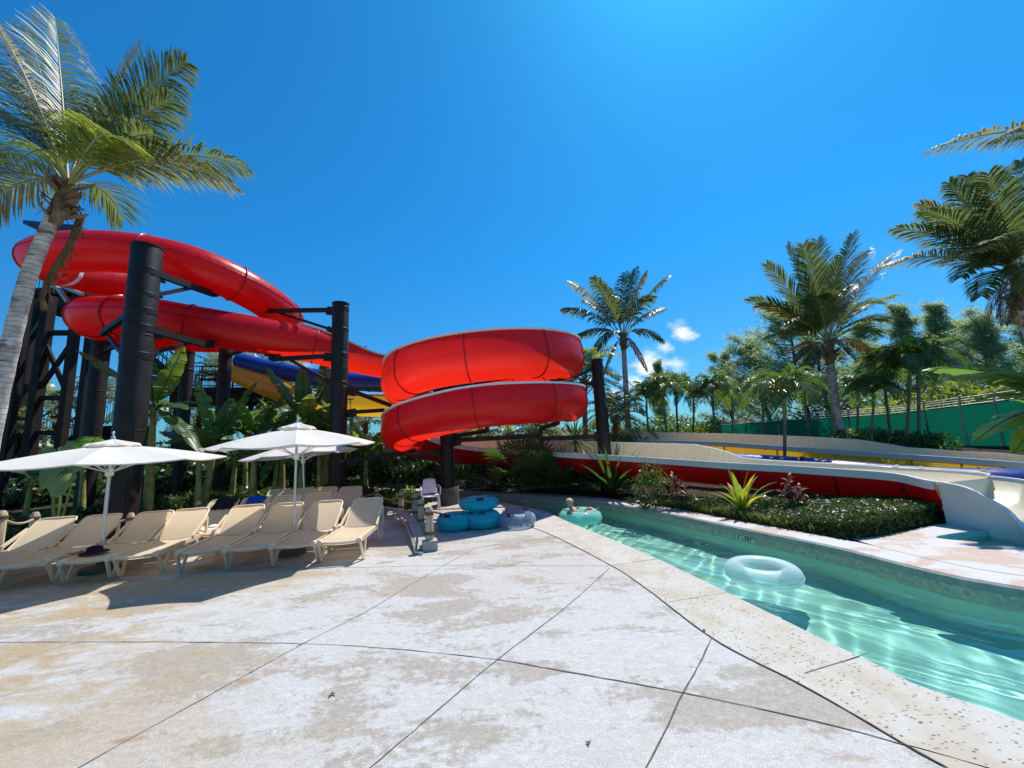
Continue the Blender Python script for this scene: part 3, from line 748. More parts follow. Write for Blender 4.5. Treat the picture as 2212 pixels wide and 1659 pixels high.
# the chute's side panel, down to the pavement
mb = MB(); a_ = [rimN[i] for i in range(iE, len(rimN))]
mb.grid([[p - left_of(rimN, iE+k)*.02 for k, p in enumerate(a_)], [p*A(1, 1, 0) + A(0, 0, min(-.35 if k > 12 else .0, p[2])) - left_of(rimN, iE+k)*.02 for k, p in enumerate(a_)]], flip=True)
p0 = rimN[iE]; q0 = rimF[iE]
mb.add([p0 - left_of(rimN, iE)*.02, q0, q0*A(1, 1, 0), p0*A(1, 1, 0) - left_of(rimN, iE)*.02], [(0, 1, 2, 3)])
mb.build('side_panel', MT['grey_panel'], slide, smooth=False)
for i in range(6, nP+52, 11): 
    m = MB(); m.grid([[q + A(0, 0, -.004) + nrm(rimN[i+1]-rimN[i])*s_ - A(0, 0, .0)+ (nrm(q-(rimN[i]+rimF[i])/2+A(0, 0, .3)))*o for q in hull[i]] for s_, o in ((-.025, .0), (-.025, .03), (.025, .03), (.025, 0))]); m.build('flange', MT['red_band'], slide)

# ---------------------------------------------------------------- support columns with arms
def beam(mb, a, b, w=.09, h=.13): mb.bar(a, b, w, h)
def cradle(mb, c, w=.5):     # saddle bracket under a flume
    mb.bar(c + A(-w/2, 0, -.02), c + A(w/2, 0, -.02), .12, .05); mb.bar(c + A(0, -.12, -.12), c + A(0, .12, -.12), .12, .16)
def column(base_u, top_uv, y, r, arms, label, name='slide_column', zb=0., ped=None, collar=True):
    top = Y(*top_uv, y); t = thing(name, label, 'column', (top[0], top[1], zb), 0, 'black columns carrying the slides')
    m = MB(); m.tube([A(top[0], top[1], zb), top - A(0, 0, .03), top], [r, r, r*.97], 28); m.build('pole', MT['black_steel'], t, sharp=35)
    if ped:
        m = MB(); m.lathe([(ped[0]*.98, 0), (ped[0], .03), (ped[0], ped[1]-.02), (ped[0]*.97, ped[1])], (top[0], top[1], zb), 32); m.build('pedestal', MT['concrete_dark'], t, sharp=35)
        m = MB()
        m.lathe([(r*1.35, 0), (r*1.35, .025)], (top[0], top[1], zb+ped[1]), 24)
        for k in range(8): a0 = k*PI/4; m.lathe([(.022, 0), (.022, .06)], (top[0]+r*1.2*math.cos(a0), top[1]+r*1.2*math.sin(a0), zb+ped[1]+.02), 6)
        m.build('base_plate', MT['galv'] if False else MT['black_steel'], t, sharp=35)
    if r > .19:
        a0 = -.55; q = A(top[0]+(r+.03)*math.cos(a0), top[1]+(r+.03)*math.sin(a0), 0); m = MB(); zt = min(top[2]-.6, 2.9)
        m.tube([A(q[0], q[1], zb+.2), A(q[0], q[1], zt)], .022, 8); m.build('conduit', MT['black_steel'], t)
        m = MB()
        for zz in (zb+(top[2]-zb)*.34, zb+(top[2]-zb)*.67): m.lathe([(r+.001, -.02), (r+.006, -.012), (r+.006, .012), (r+.001, .02)], (top[0], top[1], zz), 28, caps=False)
        m.build('weld_ring', MT['black_steel'], t)
        m = MB(); m.lathe([(r*1.0, -.01), (r+.012, -.008), (r+.012, .02), (r*.6, .035), (.001, .04)], tuple(top), 28, caps=False); m.build('cap', MT['black_steel'], t, sharp=35)
    for a_ in arms:
        m = MB(); k0, k1, wd = a_[0], a_[1], (a_[2] if len(a_) > 2 else .1)
        beam(m, k0, k1, wd, wd*1.25)
        if math.hypot(k0[0]-top[0], k0[1]-top[1]) < r+.3: m.lathe([(r+.001, -wd*.7), (r+.009, -wd*.7+.01), (r+.009, wd*.7-.01), (r+.001, wd*.7)], (top[0], top[1], k0[2]), 28, caps=False); m.bar(k0 - A(0, 0, wd*.4), lerp(k0, k1, min(.3, .35/np.linalg.norm(k1-k0))) - A(0, 0, wd*.1), .02, wd*2.6)
        m.build('arm', MT['black_steel'], t, smooth=False)
        if len(a_) > 3:
            m = MB(); cradle(m, k1 + A(0, 0, .16)); m.build('cradle', MT['black_steel'], t, smooth=False)
    return t
def onpole(top_uv, y, v, r=0):           # a point on a pole at the picture height v
    p = Y(*top_uv, y); d = _ray(*top_uv)
    lo, hi = 0, 12
    for _ in range(40):
        m_ = (lo+hi)/2; q = A(p[0], p[1], m_) - A(0, 0, EYE); vv = 829.5 - FPX*(q @ CU)/(q @ CF)
        if vv > v: lo = m_
        else: hi = m_
    return A(p[0], p[1], lo)
ta = (318, 535); ya = 9.9
column(None, ta, ya, .33, [(onpole(ta, ya, 590)+A(.25, 0, 0), Y(463, 636, 12.2), .14, 1), (onpole(ta, ya, 640)+A(.25, 0, 0), Y(422, 620, 11.4), .08),
    (onpole(ta, ya, 712)+A(.25, 0, 0), Y(452, 747, 11.6), .14, 1), (onpole(ta, ya, 768)+A(.25, 0, 0), Y(408, 740, 11.3), .08),
    (onpole(ta, ya, 675)-A(.25, 0, 0), Y(220, 720, 11.0), .12), (onpole(ta, ya, 775)-A(.25, 0, 0), Y(232, 725, 11.2), .08)], 'thickest black slide column, rising in front of the red tube coil')
tb = (736, 657); yb = 12.2
column(None, tb, yb, .255, [(onpole(tb, yb, 669)-A(.2, 0, 0), Y(553, 672, 13.6), .11, 1), (onpole(tb, yb, 713)-A(.2, 0, 0), Y(604, 676, 13.4), .07),
    (onpole(tb, yb, 768)-A(.2, 0, 0), Y(588, 776, 12.6), .11, 1), (onpole(tb, yb, 828)-A(.2, 0, 0), Y(628, 778, 12.5), .07),
    (onpole(tb, yb, 840)+A(.2, 0, 0), Y(845, 876, 13.0), .10), (onpole(tb, yb, 892)+A(.2, 0, 0), Y(830, 886, 13.0), .10),
    (onpole(tb, yb, 1000)+A(.2, 0, 0), Y(900, 972, 13.0), .10)], 'black slide column standing between the two red coils')
tcn = (963, 822); yc = 12.6
column(None, tcn, yc, .215, [(onpole(tcn, yc, 836)+A(.1, 0, 0), Y(1110, 812, 11.2), .11, 1), (onpole(tcn, yc, 836)-A(.1, 0, 0), Y(882, 850, 12.2), .09, 1), (onpole(tcn, yc, 829), Y(1060, 812, 14.4), .09),
    (onpole(tcn, yc, 952)+A(.1, 0, 0), Y(1165, 941, 12.4), .12), (onpole(tcn, yc, 945)+A(.1, 0, 0), Y(1052, 930, 11.4), .09, 1), (onpole(tcn, yc, 975)-A(.1, 0, 0), Y(885, 985, 12.0), .09)], 'black slide column under the lower red coil, on a round grey pedestal', ped=(.34, .52))
td = (1289, 778); yd = 13.4
column(None, td, yd, .20, [(onpole(td, yd, 792), Y(1240, 815, 13.2), .08), (onpole(td, yd, 828), Y(1205, 830, 12.4), .09, 1), (onpole(td, yd, 942), Y(1172, 948, 12.4), .12), (Y(1168, 965, 12.4), Y(1168, 925, 12.4), .12), (Y(1168, 925, 12.4), Y(1205, 914, 12.0), .1, 1)], 'leaning-looking black slide column at the right side of the red coil')
te_ = (489, 742); 
column(None, te_, 14.2, .21, [(onpole(te_, 14.2, 770), Y(540, 752, 13.4), .08)], 'slim black column under the red flume, in front of the raised walkway')
tf_ = (407, 762)
column(None, tf_, 14.8, .21, [(onpole(tf_, 14.8, 800), Y(352, 822, 14.6), .08)], 'short slim black column with a capped top below the red tube')
tg_ = (222, 720)
column(None, tg_, 13.3, .25, [(onpole(tg_, 13.3, 760), Y(285, 735, 12.2), .1), (onpole(tg_, 13.3, 740)-A(.2, 0, 0), Y(175, 660, 13.2), .09)], 'black column below the left bend of the lower red tube')
# ---------------------------------------------------------------- yellow and blue slide run-outs on the right
ys_ = thing('water_slide', 'yellow water slide run-out with cream sides, far lane before the green fence', 'water slide', (10, 13, 0))
yr = catmull([Y(1150, 948, 19.5), Y(1300, 949, 18.6), Y(1521, 955, 16.2), Y(1660, 963, 14.8), Y(1802, 973, 13.4), Y(1989, 985.5, 11.6), Y(2100, 993, 10.8), Y(2212, 1001.5, 10.1), Y(2400, 1016, 9.2)], 8)
yf = [p + left_of(yr, i)*1.5 for i, p in enumerate(yr)]
def yraise(i): return interp([0, 28, 33, 37, 90], [.30, .34, .30, .10, .07], i)
li, hu = [], []
for i, (a, b) in enumerate(zip(yr, yf)):
    li.append([a, a*.85+b*.15-A(0, 0, .35), a*.5+b*.5-A(0, 0, .5), a*.15+b*.85-A(0, 0, .3), b, b+A(0, 0, yraise(i))])
    lf = nrm((b-a)*A(1, 1, 0)); hu.append([a-lf*.02-A(0, 0, .12), a-lf*.02-A(0, 0, .42), a+lf*.3-A(0, 0, .75), b-lf*.3-A(0, 0, .75), b+lf*.03-A(0, 0, .3), b+lf*.03+A(0, 0, yraise(i)-.01)])
mb = MB(); mb.grid([r[2:] for r in li]); mb.build('liner', MT['cream'], ys_)
mb = MB(); mb.grid(hu, flip=True); mb.build('hull', MT['yellow'], ys_, sharp=40)
def rail2(line, ins, z0, z1, th, name, mat, parent):
    m = MB(); rows = []
    for i in range(len(line)):
        lf = left_of(line, i)*ins; p = line[i]
        rows.append([p + A(0, 0, z0), p - lf*th + A(0, 0, z0), p - lf*th + A(0, 0, z1), p + A(0, 0, z1)])
    m.grid(rows, True, flip=ins < 0); m.build(name, mat, parent, sharp=30)
rail2(yr, 1, -.12, 0, .06, 'fascia', MT['grey_panel'], ys_); rail2(yr, 1, .003, .035, .07, 'rim', MT['white_rim'], ys_)
rail2([p+A(0, 0, yraise(i)) for i, p in enumerate(yf)], -1, .003, .03, .05, 'rim', MT['white_rim'], ys_)
for i in range(4, len(yr)-2, 7):
    m = MB(); a = yr[i]; m.bar(a - left_of(yr, i)*.04 - A(0, 0, .45), a - left_of(yr, i)*.04 - A(0, 0, .12), .05, .03); m.build('flange', MT['yellow'], ys_, smooth=False)
bs = thing('water_slide', 'glossy blue closed slide tube lying between the red and yellow run-outs', 'water slide', (9, 11, 0))
bp_ = catmull([Y(1430, 990, 15.0), Y(1583, 1002, 12.8), Y(1755, 1018, 11.3), Y(1900, 1034, 10.2), Y(1983, 1043, 9.6), Y(2100, 1051, 8.95), Y(2212, 1056, 8.5), Y(2400, 1074, 7.9)], 8)
br_ = [interp([0, 16, 56], [.32, .38, .42], i) for i in range(len(bp_))]
mb = MB(); mb.tube(bp_, br_, 30); mb.build('tube', MT['blue'], bs, sharp=50)
for i in (15, 17, 28, 33, 42):
    t_ = nrm(bp_[i+1]-bp_[i-1]); m = MB(); m.tube([bp_[i]-t_*.04, bp_[i]+t_*.04], br_[i]+.022, 30); m.build('clamp_band', MT['black_steel'], bs, sharp=40)
# blue tube and yellow flume far left behind the red link
b2 = thing('water_slide', 'dark blue slide tube crossing behind the tall black column, below the red flume', 'water slide', (-6, 17, 0))
bpt = catmull([Y(520, 780, 19.5), Y(585, 797, 18.8), Y(660, 812, 18.3), Y(740, 823, 18), Y(830, 828, 17.8), Y(930, 832, 17.8), Y(1010, 838, 18)], 6)
mb = MB(); mb.tube(bpt, .42, 24); mb.build('tube', MT['blue'], b2, sharp=50)
for i in (8, 15, 22, 29): t_ = nrm(bpt[i+1]-bpt[i-1]); m = MB(); m.tube([bpt[i]-t_*.03, bpt[i]+t_*.03], .445, 24); m.build('flange', MT['blue'], b2, sharp=40)
y2 = thing('water_slide', 'yellow slide flume passing under the dark blue tube behind the banana plants', 'water slide', (-5, 16, 0))
ypt = catmull([Y(500, 800, 19.8), Y(560, 826, 18.9), Y(620, 848, 18), Y(690, 866, 17.2), Y(760, 872, 16.6), Y(850, 876, 16.3), Y(930, 884, 16.4)], 6)
rows = []; inner = []
for i, p in enumerate(ypt):
    t_, sd, up = frame(ypt, i); hh = interp([0, 14, 22, 40], [.0, .05, .3, .45], i)
    rows.append([p + sd*a + up*b for a, b in prof_pts(.52, PI*interp([0, 10, 20], [.99, .99, .55], i), PI*interp([0, 10, 20], [.99, .99, .52], i), 0, hh)])
if any(len(r) != len(rows[0]) for r in rows):
    mx_ = max(len(r) for r in rows); rows = [r + [r[-1]]*(mx_-len(r)) for r in rows]
mb = MB(); mb.grid(rows); mb.build('flume', MT['yellow'], y2)
m = MB(); m.tube([r[-1] for r in rows[14:]], .035, 6); m.build('rim', MT['white_rim'], y2)
for i in (12, 18, 25, 31): t_, sd, up = frame(ypt, i); m = MB(); m.grid([[ypt[i]+t_*s_+sd*a*1.05+up*b*1.05 for a, b in prof_pts(.52, PI*.6, PI*.6, 0, 0)] for s_ in (-.03, .03)]); m.build('flange', MT['yellow'], y2)

# ---------------------------------------------------------------- start tower, stairs and raised walkway
tw = thing('slide_tower', 'black steel slide tower with blue roof and cross bracing behind the left palm', 'tower', (-15.5, 16, 0))
def post(parent, u, v, y, w, name='column', z0=0., mat='dark_steel', h=None):
    p = Y(u, v, y); m = MB(); m.bar(A(p[0], p[1], z0), A(p[0], p[1], h or p[2]), w, w, A(0, 1, 0)); m.build(name, MT[mat], parent, smooth=False); return p
Zp = Y(110, 632, 15.5)[2]
p1 = post(tw, 108, 640, 14.2, .29); p2 = post(tw, 163, 700, 14.4, .24, h=Zp); p3 = post(tw, 80, 640, 17.0, .28, h=Zp); p4 = post(tw, 205, 640, 17.4, .26, h=Zp); p5 = post(tw, 60, 640, 13.6, .22, h=Zp-.1)
def m1(name, bars, mat, parent):
    m = MB()
    for a, b, w_, h_ in bars: m.bar(a, b, w_, h_)
    return m.build(name, MT[mat], parent, smooth=False)
for va, vb in ((735, 850), (850, 735)):
    m1('brace', [(A(p1[0], p1[1], onpole((108, 640), 14.2, va)[2]), A(p2[0], p2[1], onpole((163, 700), 14.4, vb)[2]), .12, .12)], 'dark_steel', tw)
for v_ in (720, 860, 935): m1('beam', [(A(p1[0], p1[1], onpole((108, 640), 14.2, v_)[2]), A(p2[0], p2[1], onpole((163, 700), 14.4, v_)[2]), .14, .16)], 'dark_steel', tw)
m1('beam', [(A(p3[0], p3[1], Zp-1.2), A(p4[0], p4[1], Zp-1.2), .14, .2)], 'dark_steel', tw); m1('beam', [(A(p1[0], p1[1], Zp-1.4), A(p3[0], p3[1], Zp-1.4), .14, .2)], 'dark_steel', tw)
ctr = (p1+p2+p3+p4)/4
m = MB(); m.box((-19.2, 17.0, Zp), (2.5, 3.4, .28)); m.build('platform', MT['dark_steel'], tw, smooth=False)
m = MB(); m.box((-19.1, 16.9, Zp-.45), (2.0, 2.9, .5)); m.build('platform_frame', MT['dark_steel'], tw, smooth=False)
def railing(parent, pts, h=1.05, n=8, mat='dark_steel', pitch=.13):
    m = MB()
    for a, b in zip(pts[:-1], pts[1:]):
        L = np.linalg.norm(b-a); m.bar(a+A(0, 0, h), b+A(0, 0, h), .05, .05); m.bar(a+A(0, 0, .12), b+A(0, 0, .12), .04, .04)
        k = max(2, int(L/pitch))
        for i in range(k+1):
            q = lerp(a, b, i/k); w_ = .05 if i % 10 == 0 else .016
            m.bar(q, q+A(0, 0, h), w_, w_, A(0, 1, 0))
    return m.build('railing', MT[mat], parent, smooth=False)
X0, X1, Y0, Y1 = -20.3, -18.2, 15.4, 18.6
railing(tw, [A(X0, Y0, Zp+.14), A(X0, Y1, Zp+.14), A(X1, Y1, Zp+.14), A(X1, Y1-1.4, Zp+.14)])
for q in (A(X0+.1, Y0+.1, 0), A(X0+.1, Y1-.1, 0), A(X1-.1, Y1-.1, 0), A(X1-.6, Y1-1.5, 0)):
    m1('roof_post', [(q+A(0, 0, Zp+.1), q+A(0, 0, Zp+2.75), .10, .10)], 'galv', tw)
m = MB(); zr = Zp+2.75
rf = [A(X0-.3, Y0-.2, zr+.45), A(X1+.0, Y0-.2, zr+.1), A(X1+.0, Y1+.3, zr+.1), A(X0-.3, Y1+.3, zr+.45)]
m.add([*rf, *[q-A(0, 0, .16) for q in rf]], [(0, 1, 2, 3), (7, 6, 5, 4), (0, 4, 5, 1), (1, 5, 6, 2), (2, 6, 7, 3), (3, 7, 4, 0)]); m.build('roof', MT['roof_blue'], tw, smooth=False)
for a, b in ((Y(105, 606, 13.9), Y(178, 636, 13.1)), (Y(122, 618, 13.9), Y(147, 652, 13.5))): m1('brace', [(a, b, .11, .11)], 'galv', tw)
m = MB(); bq = [Y(150, 622, 17.2), Y(185, 622, 17.0), Y(225, 640, 16.6)]; m.tube(catmull(bq, 4), .5, 20, False); m.build('blue_entry', MT['blue'], tw)
# stair flights below / beside the tower
st_ = thing('stairway', 'black steel stairway with handrails climbing between the dark columns', 'stairs', (-13, 19, 0))
def flight(a, b, wd, n, parent):
    m = MB(); d = b-a; hd = nrm(d*A(1, 1, 0)); sd = A(-hd[1], hd[0], 0)
    for k in range(n): q = a + d*((k+.5)/n); m.bar(q-sd*wd/2, q+sd*wd/2, .28, .04)
    m.build('treads', MT['dark_steel'], parent, smooth=False)
    for s_ in (-1, 1):
        m = MB(); m.bar(a+sd*s_*wd/2, b+sd*s_*wd/2, .06, .24); m.bar(a+sd*s_*wd/2+A(0, 0, 1.0), b+sd*s_*wd/2+A(0, 0, 1.0), .06, .06); m.bar(a+sd*s_*wd/2+A(0, 0, .6), b+sd*s_*wd/2+A(0, 0, .6), .03, .03)
        for k in range(n): q = a + d*(k/n) + sd*s_*wd/2; m.bar(q, q+A(0, 0, 1.0), .02, .02, A(0, 1, 0))
        m.build('handrail', MT['dark_steel'], parent, smooth=False)
flight(Y(80, 970, 19.0), Y(190, 905, 18.5), 1.2, 14, st_); flight(Y(395, 838, 19.5), Y(300, 762, 18.0), 1.2, 12, st_)
m = MB(); m.box(tuple(Y(245, 930, 20)-A(0, 0, .6)), (2.4, 1.6, 1.6)); m.build('landing', MT['dark_steel'], st_, smooth=False)
g1, g2 = Y(170, 872, 19.2), Y(245, 868, 19.2); railing(st_, [g1-A(0, 0, 1.1), g2-A(0, 0, 1.1)], 1.3)
wk = thing('raised_walkway', 'raised black walkway with railings and beige umbrella beyond the red flume', 'walkway', (-10, 20, 0))
a, b = Y(365, 838, 18.6), Y(566, 838, 19.8)
zw = (a[2]+b[2])/2; a[2] = b[2] = zw
dx = nrm((b-a)*A(1, 1, 0)); dn = A(-dx[1], dx[0], 0)
m = MB(); m.bar((a+b)/2 - dx*np.linalg.norm(b-a)/2 + dn*1.3 - A(0, 0, .1), (a+b)/2 + dx*np.linalg.norm(b-a)/2 + dn*1.3 - A(0, 0, .1), 2.8, .24); m.build('deck', MT['dark_steel'], wk, smooth=False)
m1('beam', [(a - A(0, 0, .45) + dn*.2, b - A(0, 0, .45) + dn*.2, .2, .5)], 'dark_steel', wk); m1('beam', [(a - A(0, 0, .45) + dn*2.4, b - A(0, 0, .45) + dn*2.4, .2, .5)], 'dark_steel', wk)
railing(wk, [a, b, b+dn*2.6], 1.1); railing(wk, [a+dn*2.6, b+dn*2.6], 1.1, pitch=.16)
for f_, q_ in ((.08, .2), (.72, 2.2), (.95, .3), (.9, 2.2)):
    q = lerp(a, b, f_) + dn*q_; m1('post', [(A(q[0], q[1], 0), A(q[0], q[1], zw-.2), .2, .2)], 'dark_steel', wk)
for f_ in (.30, .48):
    q = lerp(a, b, f_)+dn*.15; m1('sign_board', [(q+A(0, 0, .45), q+dx*.5+A(0, 0, .45), .03, .5)], 'white_plastic', wk) if f_ > .4 else m1('bench', [(q+A(0, 0, .45), q+dx*1.2+A(0, 0, .45), .3, .08), (q+A(0, 0, .85), q+dx*1.2+A(0, 0, .55), .06, .08)], 'dark_steel', wk)
cu_ = thing('umbrella', 'closed beige umbrella on the raised walkway', 'umbrella', lerp(a, b, .80)+dn*1.2)
q = lerp(a, b, .80)+dn*1.2; m = MB()
rows = [[q + A(0, 0, z_) + A(math.cos(k*2*PI/24), math.sin(k*2*PI/24), 0)*r_*(1+.22*math.cos(k*PI/1.5)) for k in range(24)] for z_, r_ in ((.75, .34), (1.1, .33), (1.5, .25), (1.9, .14), (2.15, .03))]
m.grid(rows, True); m.build('canopy', MT['canvas'], cu_); m = MB(); m.tube([q, q+A(0, 0, 2.2)], .03, 8); m.build('pole', MT['alu'], cu_)

# ---------------------------------------------------------------- green screen fence
fn = thing('screen_fence', 'long green mesh screen fence with pale top rail behind the palms', 'fence', (20, 17, 0))
tops = [Y(1560, 919.5, 26), Y(1659, 911, 24), Y(1780, 904, 21.6), Y(1920, 895, 19.2), Y(2050, 880, 17.2), Y(2176, 865, 15.6), Y(2300, 850, 14.2), Y(2420, 838, 13)]
tops = catmull(tops, 5)
mb = MB(); mb.grid([[p*A(1, 1, 0)+A(0, 0, min(.55, p[2]-1.75)+.035*math.sin(i*1.7)) for i, p in enumerate(tops)], [p*A(1, 1, .5)+A(.03*math.sin(i*2.1), .05*math.sin(i*1.3), .3) for i, p in enumerate(tops)], [p+A(0, .02*math.sin(i), .02*math.sin(i*2.3)) for i, p in enumerate(tops)]], flip=True)
mb.build('screen', MT['screen'], fn)
m = MB(); m.tube([p+A(0, 0, .03) for p in tops], .028, 6); m.build('top_rail', MT['galv'], fn)
m = MB()
for z_ in (.16, .26, .36): m.tube([p+A(-.02, -.05, z_) for p in tops], .008, 4)
m.build('wire', MT['galv'], fn)
for i in range(0, len(tops), 3):
    m = MB(); p = tops[i]; m.tube([A(p[0], p[1]+.06, 0), A(p[0], p[1]+.06, p[2]+.08), A(p[0]-.05, p[1]-.08, p[2]+.45)], .035, 8); m.build('post', MT['galv'], fn)

# ---------------------------------------------------------------- loungers
def sling_grid(w_, prof, nx=9, sag=.02):
    rows = []
    for y_, z_ in prof:
        rows.append([A(lerp(-w_/2, w_/2, k/(nx-1)), y_, z_ - sag*math.sin(PI*k/(nx-1))) for k in range(nx)])
    return rows
def make_lounger(back=37.):
    r = thing('sun_lounger', 'x', 'sun lounger', (0, 0, 0))
    SW, FW = .60, .68; hy = 1.16; bl = .74; ca, sa = math.cos(rad(back)), math.sin(rad(back))
    zs = .37
    prof = [(lerp(.02, hy-.02, k/8), zs - .012*math.sin(PI*k/8) - (.05 if k == 0 else 0)) for k in range(9)]
    m = MB(); m.grid(sling_grid(SW, prof)); o = local(m, 'seat_sling', MT['sling'], r)
    prof = [(hy + ca*bl*k/7, zs + .0 + sa*bl*k/7 + .02*math.sin(PI*k/7)) for k in range(8)]
    m = MB(); g_ = sling_grid(SW*.97, prof, sag=.015)
    for k in range(len(g_[-1])):       # rounded head corners
        e = abs(k-4)/4; g_[-1][k] = g_[-1][k] - A(0, ca, sa)*.05*e**4
    m.grid(g_); bk = local(m, 'backrest', MT['sling'], r)
    m = MB(); b0 = A(0, hy, zs); bd = A(0, ca, sa)
    fr_ = [A(-SW/2, hy, zs+.005)] + [A(-SW/2, 0, 0)+b0+bd*(bl-.09)] + [A(-SW/2+.025, 0, 0)+b0+bd*(bl-.02)] + [A(-SW/2+.09, 0, 0)+b0+bd*bl] + [A(SW/2-.09, 0, 0)+b0+bd*bl] + [A(SW/2-.025, 0, 0)+b0+bd*(bl-.02)] + [A(SW/2, 0, 0)+b0+bd*(bl-.09)] + [A(SW/2, hy, zs+.005)]
    m.tube(fr_, .017, 6); f2 = local(m, 'back_frame', MT['lounge_frame'], r)
    m = MB()
    for s_ in (-1, 1): m.bar(A(s_*.32, .0, zs-.02), A(s_*.32, 1.58, zs-.02), .045, .07); m.tube([A(s_*.32, -.03, zs-.01), A(s_*.32, .05, zs-.01)], .045, 8)
    m.tube([A(-.32, .01, zs-.02), A(-.1, -.015, zs-.03), A(.1, -.015, zs-.03), A(.32, .01, zs-.02)], .022, 6); m.bar(A(-.32, 1.56, zs-.02), A(.32, 1.56, zs-.02), .05, .05); m.bar(A(-.32, .62, zs-.06), A(.32, .62, zs-.06), .05, .03)
    local(m, 'frame', MT['lounge_frame'], r, sharp=40)
    for s_ in (-1, 1):
        for y_, dy in ((.17, .19), (1.33, .2)):
            m = MB(); pts = [A(s_*.335, y_-dy, zs-.03), A(s_*.345, y_-dy*.5, .13), A(s_*.35, y_-dy*.22, .03), A(s_*.35, y_, .012), A(s_*.35, y_+dy*.22, .03), A(s_*.345, y_+dy*.5, .13), A(s_*.335, y_+dy, zs-.03)]
            pts = catmull(pts, 3); w_ = .055
            rows = []
            for i, p in enumerate(pts):
                t_ = nrm(pts[min(i+1, len(pts)-1)]-pts[max(i-1, 0)]); n_ = A(0, -t_[2], t_[1])
                rows.append([p+A(-.012, 0, 0)+n_*.0, p+A(.012, 0, 0), p+A(.012, 0, 0)+n_*w_, p+A(-.012, 0, 0)+n_*w_])
            m.grid(rows, True, flip=True); local(m, 'leg', MT['lounge_frame'], r, sharp=35)
        m = MB()        # arm that props the backrest
        a_ = b0 + A(s_*.33, 0, 0) + bd*.50; m.bar(A(s_*.345, 1.52, zs-.02), a_, .03, .06); m.bar(a_, A(s_*.345, 1.02, zs+.03), .03, .05)
        local(m, 'prop_arm', MT['lounge_frame'], r, smooth=False)
    return r
# foot-edge centre in the picture (u,v at seat height), heading, words that set each apart
LG = [(-92, 1232, -16, 'front row sun lounger at the left end, cut by the photo edge'), (40, 1222, -16, 'front row sun lounger left of the one with the hat'),
      (188, 1211, -16, 'front row sun lounger with a dark hat lying on its seat'), (286, 1202, -15, 'brightly sunlit front row sun lounger right of the one with the hat'),
      (434, 1191, -13, 'front row sun lounger just left of the nearer umbrella pole, its seat half shaded'), (535, 1185, -11, 'front row sun lounger whose shaded backrest stands behind the nearer umbrella pole'),
      (632, 1179, -8, 'front row sun lounger next to the end one, with a half shaded seat'), (733, 1171, -5, 'fully sunlit sun lounger closing the right end of the front row')]
proto = None; FRONT = []
def putl(u, v, ang, lab, grp, y=None, back=None):
    global proto
    if proto is None: proto = make_lounger(); o = proto
    else: o = copy_tree(proto)
    g = G(u, v, .35); place(o, (g[0], g[1], 0.), rad(-ang*-1) , 1, lab, grp); FRONT.append(o); return o
GRP = 'beige sun loungers on the deck'
for u, v, a_, lab in LG: putl(u, v, -a_, lab, GRP)
def putb(u, v, y, ang, lab):    # placed by the middle of the backrest's top edge
    o = copy_tree(proto); g = Y(u, v, y); d = A(-math.sin(rad(ang)), math.cos(rad(ang)), 0); b = g - d*(1.16+.59)
    place(o, (b[0], b[1], 0.), rad(ang), 1, lab, GRP); return o
M1 = putb(488, 1082, 9.5, 13, 'second row sun lounger with a black towel over its backrest')
M2 = putb(557, 1078, 9.6, 12, 'second row sun lounger with a blue towel over its backrest')
M4 = putb(624, 1075, 9.7, 11, 'second row sun lounger seen behind the nearer umbrella pole, without a towel')
M3 = putb(607, 1061, 11.3, 10, 'back row sun lounger at the left, beyond the umbrella pole')
M5 = putb(658, 1058, 11.3, 9, 'back row sun lounger second from left, in front of the rear umbrella')
M6 = putb(707, 1055, 11.3, 7, 'back row sun lounger with a diagonal shadow on its backrest')
M7 = putb(760, 1053, 11.1, 5, 'shaded back row sun lounger at the right end, by the rope fence')
M8 = putb(690, 1068, 9.9, 9, 'grey shaded sun lounger in the second row behind the sunlit end loungers')
# towels and things lying on them
def towel(l, mat, label, x0, x1, drop, back_drop, seed, cat='towel'):
    rr = random.Random(seed); rows = []; bl = .74; ca, sa = math.cos(rad(37)), math.sin(rad(37)); bd = A(0, ca, sa); nb = A(0, -sa, ca)
    top = A(0, 1.16, .37) + bd*(bl+.02)
    path = [top - bd*drop*k/7 + nb*(.03+.012*math.sin(k*1.9)) for k in range(7, 0, -1)] + [top + nb*.03, top + bd*.025, top - nb*.03] + [top - nb*.04 + A(0, .02, -back_drop*k/4) for k in range(1, 5)]
    for i, p in enumerate(path):
        sg = 1 + .06*math.sin(i*1.3+seed)
        rows.append([p + A(lerp(x0, x1, k/12)*sg, 0, 0) + nb*(.012*math.sin(k*1.6+i*.5+seed)) for k in range(13)])
    m = MB(); m.grid(rows); o = m.build('towel', MT[mat]); o.location = l.location; o.rotation_euler = l.rotation_euler
    so_ = o.modifiers.new('thick', 'SOLIDIFY'); so_.thickness = .012
    return tag(o, label, cat)
towel(M1, 'towel_black', 'black towel with folds draped over a second row lounger', -.17, .27, .36, .25, 1)
towel(M2, 'towel_blue', 'bright blue towel draped over a second row lounger', -.20, .19, .22, .25, 2)
m = MB(); m.lathe([(.16, 0), (.17, .02), (.12, .04), (.04, .05), (.001, .05)], (0, 0, 0), 14); m.lathe([(.10, .03), (.11, .07), (.06, .09), (.001, .10)], (.05, .04, 0), 12)
o = m.build('folded_cloth', MT['cloth_white']); p = Y(453, 1132, 8.3); o.location = Vector((p[0], p[1], .355)); o.parent = None; tag(o, 'small white cloth left on the lounger with the black towel', 'cloth')
l3 = FRONT[2]; hp = G(196, 1193, .39)
ht = thing('sun_hat', 'dark sun hat with a purple lining on a front row lounger', 'hat', (hp[0], hp[1], .372))
